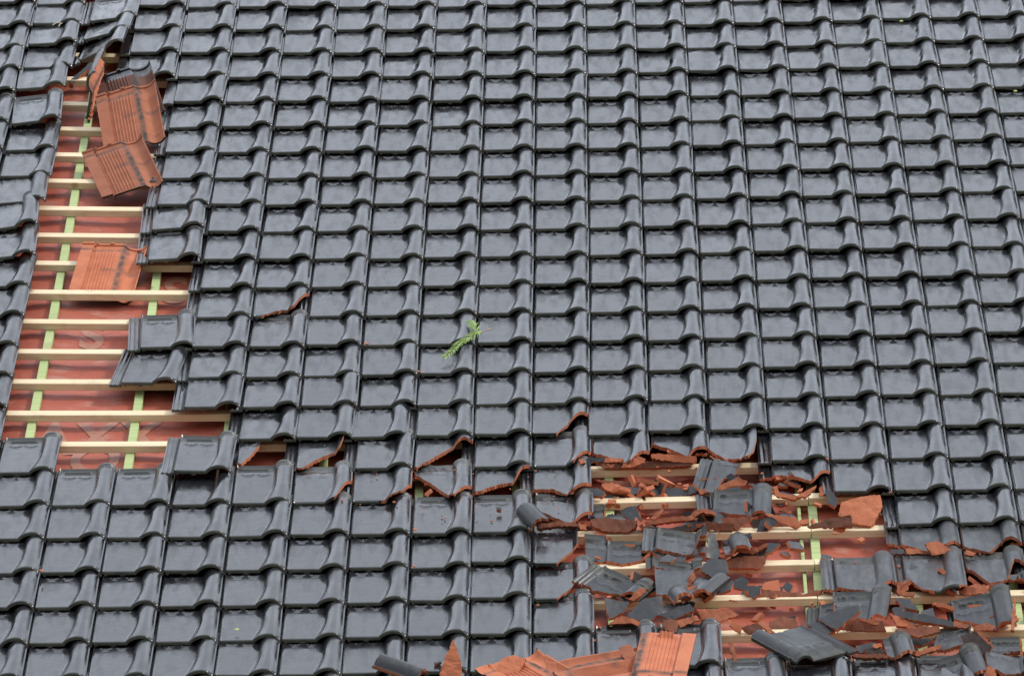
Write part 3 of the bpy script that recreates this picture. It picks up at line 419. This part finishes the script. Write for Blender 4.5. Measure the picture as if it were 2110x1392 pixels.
def walls(F, Mt, n, m, N, wm):
    # wm: materials of nose, head, left, right walls
    for i in range(n-1):
        a, b = i*m, (i+1)*m
        F.append((a, N+a, N+b, b)); Mt.append(wm[0])
        a, b = i*m+m-1, (i+1)*m+m-1
        F.append((a, b, N+b, N+a)); Mt.append(wm[1])
    for j in range(m-1):
        a, b = j, j+1
        F.append((a, b, N+b, N+a)); Mt.append(wm[2])
        a, b = (n-1)*m+j, (n-1)*m+j+1
        F.append((a, N+a, N+b, b)); Mt.append(wm[3])
def lin(a, b, k): return [a+(b-a)*i/(k-1) for i in range(k)]
XS_HI_ = [-.045,-.0415,-.037,-.0325,-.0285,-.025,-.022,-.019,-.015,-.0115,-.008,-.0045,-.0005,.0003,.003,.006,.009,.0125]+[.0125+.003125*i for i in range(1,28)]+lin(.1005,.201,24)
XS_HI = [x for x in XS_HI_ if x < .1]+lin(.1005,.186,20)+[.1895,.1925,.1955,.198,.200]
YS_HI = [0,.0007,.0017,.003,.0045,.0055,.0068,.0085,.0105,.0125,.0148,.017,.0195]+lin(.026,.29,13)+[.296,.300,.303,.306,.309,.312,.315,.318,.325,.331,.337,.344,.348,.352,.356,.360,.367,.369,.374,.378,.382,.391,.393,.399,.403,.407,.41]
XS_LO = [-.045,-.0225,-.0005,.0003,.003,.008,.04,.075,.095]+lin(.105,.190,12)+[.195,.200]
YS_LO = [0,.001,.003,.0055,.009,.0135,.0195,.04,.08,.12,.16,.20,.25,.296,.303,.310,.318,.335,.36,.41]
def tile_mesh(xs, ys, name='roof_tile'):
    V, F, Mt, TY, ST, n, m, N = tile_geo(xs, [ys]*len(xs))
    walls(F, Mt, n, m, N, (0, 0, 0, 0))
    me = bpy.data.meshes.new(name); me.from_pydata(V, [], F); me.polygons.foreach_set('material_index', Mt)
    attr(me, 'ty', TY); attr(me, 'stain', ST); me.materials.append(GLAZE); me.materials.append(CLAY); finish(me, 42)
    return me
def jag(rng, n, amp):
    """uneven broken line"""
    o, v = [], 0.0
    f1, p1 = rng.uniform(3, 6), rng.uniform(0, 6)
    for i in range(n):
        v = .55*v+rng.uniform(-amp, amp)
        o.append(v+amp*.9*math.sin(f1*i/n*6.28+p1))
    return o
def interp(pts, x):
    if x <= pts[0][0]: return pts[0][1]
    for (a, b), (c, d) in zip(pts, pts[1:]):
        if x <= c: return b+(d-b)*(x-a)/max(1e-6, c-a)
    return pts[-1][1]
def fragment_mesh(lo, hi, x0, x1, seed, jlo=.0035, jhi=0.0, wm=(1,0,0,1), glaze=None):
    """piece of a tile between the lower and upper broken lines lo(x), hi(x)"""
    rng = random.Random(seed)
    xs = [x for x in XS_HI if x0-1e-6 <= x <= x1+1e-6]
    if not xs or xs[0] > x0+1e-4: xs.insert(0, x0)
    if xs[-1] < x1-1e-4: xs.append(x1)
    J, K = jag(rng, len(xs), jlo), jag(rng, len(xs), jhi)
    fr = [0,.01,.03]+lin(.08,.98,22)+[1]
    cols = []
    for i, x in enumerate(xs):
        a = lo(x); b = hi(x)
        if a > .004: a = max(.004, a+J[i])
        if b < L-.004: b = b+K[i]
        if b < a+.004: a = b = (a+b)/2; b += .004
        a = max(0, a); b = min(L, b)
        cols.append([a+(b-a)*q for q in fr])
    V, F, Mt, TY, ST, n, m, N = tile_geo(xs, cols)
    intact_nose = all(c[0] < .004 for c in cols)
    walls(F, Mt, n, m, N, wm)
    # unbroken stretches of the nose keep their glaze
    me = bpy.data.meshes.new('broken_tile'); me.from_pydata(V, [], F)
    for p in me.polygons: p.material_index = Mt[p.index]
    k = 2*(n-1)*(m-1)
    for i in range(n-1):
        if cols[i][0] < .004 and cols[i+1][0] < .004: me.polygons[k+2*i].material_index = 0
        if cols[i][-1] < L-.004: me.polygons[k+2*i+1].material_index = 1
    attr(me, 'ty', TY); attr(me, 'stain', ST); me.materials.append(glaze or GLAZE); me.materials.append(CLAY); finish(me, 40)
    return me
def envelope(poly):
    def f(lowest):
        def g(x):
            ys = []
            for (a, b), (c, d) in zip(poly, poly[1:]+poly[:1]):
                if abs(a-c) < 1e-9:
                    if abs(x-a) < 1e-6: ys += [b, d]
                elif min(a, c)-1e-9 <= x <= max(a, c)+1e-9: ys.append(b+(d-b)*(x-a)/(c-a))
            return (min(ys) if lowest else max(ys)) if ys else 0
        return g
    return f(True), f(False)

# ---------------------------------------------------------------- the roof: sheet, laths, tiles
TAU = math.atan(.023/L)
def lattice(c, r):
    a, b = c/10, (r-12)/10
    B = [a**i*b**j for i in range(4) for j in range(4-i)]
    return (c-1)*W+sum(k*q for k, q in zip(KS, B)), -((r-12)*G+sum(k*q for k, q in zip(KT, B)))
LIFT = {(-8,5): .11, (-8,9): .13, (-8,10): .08, (-8,4): .07, (-9,4): .06, (-8,8): .05, (-8,2): .05, (-9,3): .05, (-5,10): .05, (-5,9): .05}   # tiles lifted on their right side
def tile_matrix(c, r, rng=None):
    s, v = lattice(c, r); s2, v2 = lattice(c, r-1)
    yaw = math.atan2(-(s2-s), v2-v); dx, dy = OFFS.get((c, r), (0, 0)); h = -.011; ta = TAU; rl = 0
    if rng:
        dx += rng.gauss(0, .0013); dy += rng.gauss(0, .0022); yaw += rng.gauss(0, .005); h += rng.uniform(0, .003); ta += rng.gauss(0, .006); rl = rng.gauss(0, .009)
    lf = LIFT.get((c, r), 0); rl -= lf; h += .2*lf; yaw += .4*lf
    return Matrix.Translation((s+dx, v+dy, h)) @ Matrix.Rotation(yaw, 4, 'Z') @ Matrix.Rotation(-ta, 4, 'X') @ Matrix.Rotation(rl, 4, 'Y') @ Matrix.Translation((-W, 0, 0))

roof = bpy.data.objects.new('tiled_roof', None); C.objects.link(roof); roof.matrix_world = ROOF
roof.empty_display_size = .3
tag(roof, 'black glazed tile roof with storm damage, bare battens and red underlay', 'roof'); roof['kind'] = 'structure'

# underlay sheet, sagging between the counter battens
CX = sorted(x for x, y in COUNTER)
def membrane_z(x, y):
    z = -.1035
    xx = x-SLOPE*0*y
    g = min(abs(x-(a+SLOPE*-(y-b))) for a, b in COUNTER)
    z -= .009*min(1, g/.12)**2*(.7+.3*math.sin(y*4.1+x*3))
    z += .0016*math.sin(y*19+3*math.sin(x*9)+x*5)*min(1, g/.06)+.0015*math.sin(x*40+y*13)*min(1, g/.06)
    return z
nx, ny = 190, 240
V = []; F = []
x0, x1, y0, y1 = -3.6, 2.9, -5.2, 4.6
for i in range(nx+1):
    for j in range(ny+1):
        x = x0+(x1-x0)*i/nx; y = y0+(y1-y0)*j/ny; V.append((x, y, membrane_z(x, y)))
for i in range(nx):
    for j in range(ny):
        a = i*(ny+1)+j; F.append((a, a+ny+1, a+ny+2, a+1))
me = bpy.data.meshes.new('underlay_sheet'); me.from_pydata(V, [], F); me.shade_smooth()
sheet = link('underlay_sheet', me, roof, None, [MEMB]); sheet['label'] = 'red roofing underlay with worn pale print'

def text_mesh(txt, size):
    cu = bpy.data.curves.new('lettering', 'FONT'); cu.body = txt; cu.size = size; cu.offset = size*.03; cu.space_character = 1.15
    o = bpy.data.objects.new('lettering', cu); C.objects.link(o); bpy.context.view_layer.update()
    me = bpy.data.meshes.new_from_object(o.evaluated_get(bpy.context.evaluated_depsgraph_get()))
    bpy.data.objects.remove(o); bpy.data.curves.remove(cu)
    return me
for txt, p, size, wide in TEXT:
    me = text_mesh(txt, size); bm = bmesh.new(); bm.from_mesh(me); bmesh.ops.triangulate(bm, faces=bm.faces)
    bmesh.ops.subdivide_edges(bm, edges=[e for e in bm.edges if e.calc_length() > .03], cuts=3, use_grid_fill=True)
    for v in bm.verts: v.co.x = v.co.x*wide+p[0]; v.co.y += p[1]; v.co.z = membrane_z(v.co.x, v.co.y)+.0025
    bm.to_mesh(me); bm.free(); me.materials.clear()
    link('printed_lettering', me, sheet, None, [PRINT])

def box_run(pts, wd, ht, up=Vector((0,0,1))):
    """rectangular lath along a polyline; pts run along its top centre line; bevelled by a chamfer"""
    bm = bmesh.new(); rings = []; ch = .0018
    prof = [(-wd/2+ch,0),(wd/2-ch,0),(wd/2,-ch),(wd/2,-ht+ch),(wd/2-ch,-ht),(-wd/2+ch,-ht),(-wd/2,-ht+ch),(-wd/2,-ch)]
    for i, p in enumerate(pts):
        d = (pts[min(i+1, len(pts)-1)]-pts[max(i-1, 0)]).normalized(); sd_ = up.cross(d).normalized()
        rings.append([bm.verts.new(p+sd_*a+up*b) for a, b in prof])
    for A, B in zip(rings, rings[1:]):
        for k in range(8): bm.faces.new((A[k], A[(k+1)%8], B[(k+1)%8], B[k]))
    bm.faces.new(rings[0][::-1]); bm.faces.new(rings[-1]); bmesh.ops.recalc_face_normals(bm, faces=bm.faces)
    return bm
def to_obj(name, bm, parent, mat, M=None):
    me = bpy.data.meshes.new(name); bm.to_mesh(me); bm.free(); me.shade_smooth(); me.set_sharp_from_angle(angle=math.radians(30))
    return link(name, me, parent, M, [mat])
rngB = random.Random(5)
for k, (x, y) in enumerate(COUNTER):
    pts = [Vector((x-SLOPE*(t-y)*1.0, t, -.0778)) for t in lin(-5.1, 4.4, 14)]
    to_obj('counter_batten', box_run([Vector((p.x+.0035*math.sin(p.y*1.3+k), p.y, p.z)) for p in pts], .031, .0252), roof, GREEN)
x, y = COUNTER[9]
to_obj('counter_batten', box_run([Vector((x-.046-SLOPE*(t-y), t, -.0805)) for t in lin(-5.1, -.9, 8)], .012, .0225), roof, GREEN)
SJ = COUNTER[9][0]-.012
def batten_pt(c, r):
    s, v = lattice(c, r); return Vector((s, v+L-.028, -.0502))
for r in range(-2, 27):
    zz = rngB.uniform(-.0004, .0004)
    joint = SJ+SLOPE*0 if r >= 17 else lattice([4, -2, 9, 1][r % 4], r)[0]+.07
    run = [batten_pt(c, r) for c in lin(-13, 12.5, 60)]
    left = [p for p in run if p.x < joint-.04]; right = [p for p in run if p.x > joint+.04]
    def cut(xj):
        a = max((p for p in run if p.x < xj), key=lambda p: p.x); b = min((p for p in run if p.x >= xj), key=lambda p: p.x)
        return a.lerp(b, (xj-a.x)/(b.x-a.x))
    for seg in (left+[cut(joint-.0016)], [cut(joint+.0016)]+right):
        y0_ = rngB.gauss(0, .003)
        to_obj('batten', box_run([Vector((p.x, p.y+y0_+.0015*math.sin(p.x*2.1+r), p.z+zz)) for p in seg], .048, .0270), roof, WOOD)

# which tiles hang
MISSING = {(-7,r) for r in range(0,17)}|{(-6,17)}|{(-5,11),(-5,12),(-5,13),(-5,14),(-5,15),(-5,16),(-5,17),(-4,16),(-4,17)}
MISSING |= {(-6,r) for r in range(4,18)}
MISSING |= {(3,18),(4,18),(5,18),(5,19),(6,19),(3,19),(4,19),(7,19),(7,20)}
MISSING |= {(c,20) for c in (3,4,5,6)}|{(c,21) for c in (3,4,5,6)}|{(c,22) for c in range(3,12)}|{(c,23) for c in range(5,12)}
LUG = False
tmesh = tile_mesh(XS_HI, YS_HI)
shaded_tile = tmesh.copy(); shaded_tile.materials[1] = make_clay('shaded_underside_terracotta', (.15,.055,.03), (.08,.033,.02), (.03,.02,.015))  # top tile of the pile: shade on its underside is painted into the clay
weathered = tmesh.copy(); weathered.materials[1] = make_clay('weathered_terracotta', (.54,.175,.078), (.38,.115,.052), (.13,.055,.032))
for p_ in shaded_tile.polygons:
    if p_.center.y < .06: p_.material_index = 0
lomesh = tile_mesh(XS_LO, YS_LO, 'roof_tile_far')
LUG = True
rngT = random.Random(11)
cells = []
for r in range(-2, 27):
    for c in range(-12, 13):
        if (c, r) in MISSING: continue
        M = tile_matrix(c, r, rngT)
        wp = ROOF @ M @ Vector((.1, .16, 0)); q = co.matrix_world.inverted() @ wp
        u = cam.lens/36*q.x/-q.z; v = cam.lens/36*q.y/-q.z
        inframe = abs(u) < .5+.03 and abs(v) < .33+.02
        cells.append((not inframe, -q.z, c, r, M))
cells.sort(key=lambda a: (a[0], a[1]))
near = [a for a in cells if (a[2], a[3]) not in BROKEN]
for k, (out, d, c, r, M) in enumerate(near[:298]):
    link('roof_tile', tmesh, roof, M)
rest = near[298:]
# the farthest tiles and those past the picture's edge are one part
import array
mv = [v.co.copy() for v in lomesh.vertices]; mf = [tuple(p.vertices) for p in lomesh.polygons]; mm = [p.material_index for p in lomesh.polygons]
mty = [a.value for a in lomesh.attributes['ty'].data]; mst = [a.value for a in lomesh.attributes['stain'].data]
V = []; F = []; Mi = []; TY = []; ST = []; RN = []
for out, d, c, r, M in rest:
    b = len(V); V += [M @ v for v in mv]; F += [tuple(b+i for i in f) for f in mf]; Mi += mm; TY += mty; ST += mst; RN += [rngT.random()]*len(mv)
me = bpy.data.meshes.new('far_roof_tiles'); me.from_pydata([tuple(v) for v in V], [], F); me.polygons.foreach_set('material_index', Mi)
attr(me, 'ty', TY); attr(me, 'stain', ST); attr(me, 'rnd', RN); finish(me, 42)
far = link('far_roof_tiles', me, roof, None, [GLAZE, CLAY]); far['kind'] = 'stuff'; far['label'] = 'far courses of black glazed tiles'
for (c, r), (pl, x1_) in BROKEN.items():
    M = tile_matrix(c, r, rngT)
    me = fragment_mesh(lambda x: interp(pl, x), lambda x: L, -.045, min(x1_, XR), c*100+r, glaze=DULL if r >= 20 and c > 6 else None)
    o = link('broken_roof_tile', me, roof, M); o['label'] = 'black tile still hanging with a jagged orange break'

# ---------------------------------------------------------------- loose tiles and fragments
def M9(R, t): return ROOF @ Matrix(((R[0],R[1],R[2],t[0]),(R[3],R[4],R[5],t[1]),(R[6],R[7],R[8],t[2]),(0,0,0,1)))
for i, (name, label, R, t, poly) in enumerate(LOOSE):
    if poly is None: me = shaded_tile if 'dark curved nose' in label else weathered if 'of the pile' in label else tmesh
    else:
        lo, hi = envelope([tuple(p) for p in poly]); xs = [p[0] for p in poly]
        me = fragment_mesh(lo, hi, min(xs), max(xs), 900+i, .003, .002, (1, 0, 0 if min(xs) < -.04 else 1, 0 if max(xs) > .199 else 1), DULL)
    o = link(name, me, None, M9(R, t))
    tag(o, label, 'roof tile' if poly is None else 'broken tile', 'tiles shaken loose on the roof')

def shard_mesh(pts, th, seed, mat):
    rng = random.Random(seed); out = []
    n = len(pts)
    for i in range(n):
        a = Vector(pts[i]); b = Vector(pts[(i+1) % n]); d = b-a; ln_ = d.length; k = max(1, int(ln_/.007))
        nr = Vector((d.y, -d.x))/max(ln_, 1e-6)
        for q in range(k):
            p = a+d*(q/k)
            if q: p += nr*rng.uniform(-.0026, .0026)
            out.append(p)
    bm = bmesh.new(); top = [bm.verts.new((p.x, p.y, 0)) for p in out]
    f = bm.faces.new(top); 
    tri = bmesh.ops.triangulate(bm, faces=[f])['faces']
    bend = rng.uniform(-2.2, 2.2); rough_ = .0012 if mat == 'g' else .0028; ph = rng.uniform(0, 6); fl = rng.uniform(25, 60)
    inner = [e for e in bm.edges if not e.is_boundary and e.calc_length() > .015]
    for _ in range(3):
        inner = [e for e in bm.edges if not e.is_boundary and e.calc_length() > .014]
        if inner: bmesh.ops.subdivide_edges(bm, edges=inner, cuts=1); bmesh.ops.triangulate(bm, faces=[f for f in bm.faces if len(f.verts) > 3])
    bmesh.ops.triangulate(bm, faces=[f for f in bm.faces if len(f.verts) > 3])
    for v in bm.verts: v.co.z += bend*v.co.x*v.co.x+rough_*(noise.noise(v.co*45+Vector((seed*3.1, 0, 0)))+.6*noise.noise(v.co*120+Vector((0, seed*1.7, 0))))
    tops = list(bm.faces); 
    if sum(f.normal.z for f in tops) < 0: bmesh.ops.reverse_faces(bm, faces=tops)
    ret = bmesh.ops.extrude_face_region(bm, geom=tops)
    nv = [g for g in ret['geom'] if isinstance(g, bmesh.types.BMVert)]
    for v in nv: v.co.z += 0.0
    # the extruded copy becomes the glazed/visible face; push the original down
    for f in tops:
        for v in f.verts: v.tag = True
    for v in bm.verts:
        if v.tag: v.co.z -= th*(1+rng.uniform(-.12, .12)); v.co.x += rng.uniform(-.002, .002); v.co.y += rng.uniform(-.002, .002)
    newf = {g for g in ret['geom'] if isinstance(g, bmesh.types.BMFace)}
    bmesh.ops.recalc_face_normals(bm, faces=bm.faces)
    for f in bm.faces: f.material_index = 0 if f in newf else 1
    me = bpy.data.meshes.new('tile_shard'); bm.to_mesh(me); bm.free()
    top_m = {'g': DULL, 'c': CLAY, 'd': DARKCLAY, 's': SHADE_CLAY}[mat]
    me.materials.append(top_m); me.materials.append(CLAY)
    attr(me, 'ty', [.15]*len(me.vertices)); finish(me, 35)
    return me
for i, (label, o_, pitch, roll, mat, th, pts) in enumerate(SHARDS):
    M = ROOF @ Matrix.Translation(o_) @ Matrix.Rotation(math.radians(pitch), 4, 'X') @ Matrix.Rotation(math.radians(roll), 4, 'Y')
    tag(link('tile_shard', shard_mesh(pts, th, 300+i, mat), None, M), label, 'tile shard', 'shards of broken roof tiles')

rngC = random.Random(77)
def chip_mesh(size, seed):
    rng = random.Random(seed); bm = bmesh.new(); bmesh.ops.create_icosphere(bm, subdivisions=1, radius=1)
    for v in bm.verts: v.co = Vector((v.co.x*size*rng.uniform(.6, 1.2), v.co.y*size*rng.uniform(.5, 1.1), v.co.z*size*rng.uniform(.3, .8)))
    me = bpy.data.meshes.new('clay_chip'); bm.to_mesh(me); bm.free(); me.materials.append(CLAY); return me
CHIPLAB = ['orange chip at a roll corner left of the green sprig', 'orange chip at a roll corner below left of the green sprig', 'orange chip at a roll corner left of the small black curl',
 'tiny orange chip one tile below the roll corner chip', 'orange chip on a roll at the lower left edge of the roof', 'tiny orange crumb under the first jagged tile in mid roof', 'orange crumb in the joint left of the lower rim of the hole',
 'orange crumb below the second jagged tile from the gap', 'orange crumb behind the pale batten at the top of the hole', 'orange crumb at a nose corner over the hole', 'orange crumb at a nose corner above the large orange piece']
for i, p in enumerate(CHIPS):
    tag(link('clay_chip', chip_mesh(.010 if i in (0,1,2,4) else .007, i), None, ROOF @ Matrix.Translation(p) @ Matrix.Rotation(rngC.uniform(0, 6), 4, 'Z')), CHIPLAB[i], 'clay chip', 'small clay chips')
# uncountable crumbs strewn through the damage
bm = bmesh.new()
def crumb(x, y, z, s):
    m = Matrix.Translation((x, y, z)) @ Matrix.Rotation(rngC.uniform(0, 6), 4, 'Z') @ Matrix.Rotation(rngC.uniform(-.6, .6), 4, 'X') @ Matrix.Diagonal((s*rngC.uniform(.5, 1.6), s*rngC.uniform(.4, 1), s*rngC.uniform(.25, .7), 1))
    bmesh.ops.create_cube(bm, size=1, matrix=m)
for k in range(200):
    c = rngC.uniform(1.6, 9.8); r = rngC.uniform(17.2, 23.6)
    if (r < 17.8 and c > 6) or (c > 7 and r < 20.4): continue
    s, v = lattice(c, r); crumb(s, v+.2, rngC.choice((-.05, -.09, -.09, -.03)), rngC.choice((.006, .009, .014, .02)))
for k in range(60):
    c = rngC.uniform(-2.5, 2.4); r = rngC.uniform(17.8, 19.6); s, v = lattice(c, r); crumb(s, v+.27, -.012, rngC.choice((.004, .006)))
def flake(x, y, z, s, dark=.5):
    n = rngC.randint(4, 6); m = Matrix.Translation((x, y, z)) @ Matrix.Rotation(rngC.uniform(0, 6), 4, 'Z') @ Matrix.Rotation(rngC.gauss(0, .55), 4, 'X') @ Matrix.Rotation(rngC.gauss(0, .4), 4, 'Y')
    ring = [(s*rngC.uniform(.55, 1.1)*math.cos((k+rngC.uniform(-.3, .3))*6.283/n), s*rngC.uniform(.35, .9)*math.sin((k+rngC.uniform(-.3, .3))*6.283/n)) for k in range(n)]
    th = min(.013, s*.5); a = [bm.verts.new(m @ Vector((p[0], p[1], 0))) for p in ring]; b = [bm.verts.new(m @ Vector((p[0]*.95, p[1]*.95, -th))) for p in ring]
    f = bm.faces.new(a); f.material_index = 1 if rngC.random() < dark else 0; bm.faces.new(b[::-1])
    for k in range(n): bm.faces.new((a[k], b[k], b[(k+1) % n], a[(k+1) % n]))
for k in range(170):                     # small flakes gathered above the battens
    r = rngC.randint(18, 23); c = rngC.uniform(2.1, 9.6) if r < 23 else rngC.uniform(4.2, 9.6)
    if (r == 18 and c > 6) or (c > 7.4 and r < 22): continue
    if rngC.random() < .35 and 5.2 < c < 7.2: continue
    p = batten_pt(c, r); flake(p.x, p.y+rngC.choice((.03, .045, .06, -.01, .1)), rngC.choice((-.045, -.06, -.04, -.085)), rngC.choice((.012, .018, .022, .03, .038)))
for k in range(130):
    r = rngC.randint(19, 23); c = rngC.uniform(2.3, 5.3) if r < 23 and rngC.random() < .62 else rngC.uniform(6.9, 9.8)
    if c > 6.5 and r < 22: continue
    p = batten_pt(c, r); flake(p.x, p.y+rngC.uniform(-.02, .16), rngC.uniform(-.06, -.02), rngC.uniform(.03, .066), .86)
bmesh.ops.recalc_face_normals(bm, faces=bm.faces); bmesh.ops.triangulate(bm, faces=bm.faces)
me = bpy.data.meshes.new('clay_crumbs'); bm.to_mesh(me); bm.free(); me.materials.append(CLAY); me.materials.append(DULL); attr(me, 'ty', [.15]*len(me.vertices))
o = link('clay_crumbs', me, None, ROOF.copy()); tag(o, 'crumbs of orange clay strewn through the hole in the roof', 'debris'); o['kind'] = 'stuff'

# ---------------------------------------------------------------- sprig, leaves, straw
root = bpy.data.objects.new('conifer_sprig', None); C.objects.link(root)
p0 = [Vector(p) for p in TWIG]; root.matrix_world = ROOF @ Matrix.Translation(p0[0])
tag(root, 'small bright green conifer sprig lying across a black tile roll', 'sprig')
def tube(bm, pts, r0, r1, k=6):
    rings = []
    for i, p in enumerate(pts):
        d = (pts[min(i+1, len(pts)-1)]-pts[max(i-1, 0)]).normalized(); a = d.cross(Vector((.2, .1, 1))).normalized(); b = d.cross(a)
        rr = r0+(r1-r0)*i/(len(pts)-1); rings.append([bm.verts.new(p+(a*math.cos(q*6.283/k)+b*math.sin(q*6.283/k))*rr) for q in range(k)])
    for A, B in zip(rings, rings[1:]):
        for q in range(k): bm.faces.new((A[q], A[(q+1) % k], B[(q+1) % k], B[q]))
    bm.faces.new(rings[0][::-1]); bm.faces.new(rings[-1])
up = Vector((0, 0, .012))
main = [p0[0]-p0[0]+up*1.5, p0[1]-p0[0]+up*1.6, p0[2]-p0[0]+up, p0[3]-p0[0]+up*.4]; side = [main[1], main[1].lerp(p0[4]-p0[0]+up*1.4, .5), p0[4]-p0[0]+up*1.4]
bm = bmesh.new(); tube(bm, main, .0028, .001); tube(bm, side, .0018, .0008)
me = bpy.data.meshes.new('twig'); bm.to_mesh(me); bm.free(); me.shade_smooth(); link('twig', me, root, None, [TWIGM])
bm = bmesh.new(); rn = random.Random(4)
def needle(p, d, ln_):
    d = d.normalized(); a = d.cross(Vector((rn.uniform(-1, 1), rn.uniform(-1, 1), 1))).normalized()*.0019
    q = p+d*ln_; mid = p+d*ln_*.5+Vector((0, 0, .002))
    v = [bm.verts.new(x) for x in (p, mid+a, q, mid-a)]; bm.faces.new(v)
for line, dens, f0 in ((main, 200, .22), (side, 80, .1)):
    for k in range(dens):
        f = f0+(1-f0)*k/dens; x = f*(len(line)-1); i = min(int(x), len(line)-2); p = line[i].lerp(line[i+1], x-i); d = (line[i+1]-line[i]).normalized()
        sd2 = d.cross(Vector((0, 0, 1)))*rn.choice((-1, 1))
        needle(p, d*rn.uniform(.7, 1.1)+sd2*rn.uniform(.2, .7)+Vector((0, 0, rn.uniform(-.12, .12))), rn.uniform(.026, .05)*(1.15-.4*f))
me = bpy.data.meshes.new('needles'); bm.to_mesh(me); bm.free(); link('needles', me, root, None, [LEAFM])
LLAB = ['tiny yellow green leaf lying on a tile near the bottom left', 'tiny pale leaf caught at a tile nose near the top right', 'tiny yellow green leaf caught at the upper right edge']
for p, lab in zip(LEAF, LLAB):
    bm = bmesh.new(); v = [bm.verts.new(q) for q in ((-.012,0,.0),(-.004,.011,.003),(.006,.010,.003),(.013,0,.001),(.005,-.010,.002),(-.005,-.010,.002),(0,0,.004))]
    for i in range(6): bm.faces.new((v[i], v[(i+1) % 6], v[6]))
    bmesh.ops.recalc_face_normals(bm, faces=bm.faces); bmesh.ops.solidify(bm, geom=list(bm.faces), thickness=.0008)
    me = bpy.data.meshes.new('leaf'); bm.to_mesh(me); bm.free(); tag(link('fallen_leaf', me, None, ROOF @ Matrix.Translation(p) @ Matrix.Scale(.7, 4), [YLEAF]), lab, 'leaf', 'fallen leaves')
SLAB = ['short straw lying at a tile nose in the upper left, left one', 'short straw lying at a tile nose in the upper left, right one']
for p, lab in zip(STRAW[:2], SLAB):
    bm = bmesh.new(); tube(bm, [Vector((-.006,-.02,0)), Vector((0,0,.005)), Vector((.008,.02,.002))], .0022, .0016)
    me = bpy.data.meshes.new('straw'); bm.to_mesh(me); bm.free(); tag(link('straw', me, None, ROOF @ Matrix.Translation(p) @ Matrix.Rotation(rngC.uniform(-.8, .8), 4, 'Z'), [STRAWM]), lab, 'straw', 'bits of straw')

# ---------------------------------------------------------------- ground below the eaves, out of the picture
bm = bmesh.new()
for i in range(3): pass
vs = [bm.verts.new(q) for q in ((-1500,-1500,0),(1500,-1500,0),(1500,1500,0),(-1500,1500,0))]; bm.faces.new(vs)
me = bpy.data.meshes.new('ground'); bm.to_mesh(me); bm.free(); g = link('ground', me, None, None, [GROUND]); g['kind'] = 'structure'; tag(g, 'grey green ground far below the roof', 'ground')
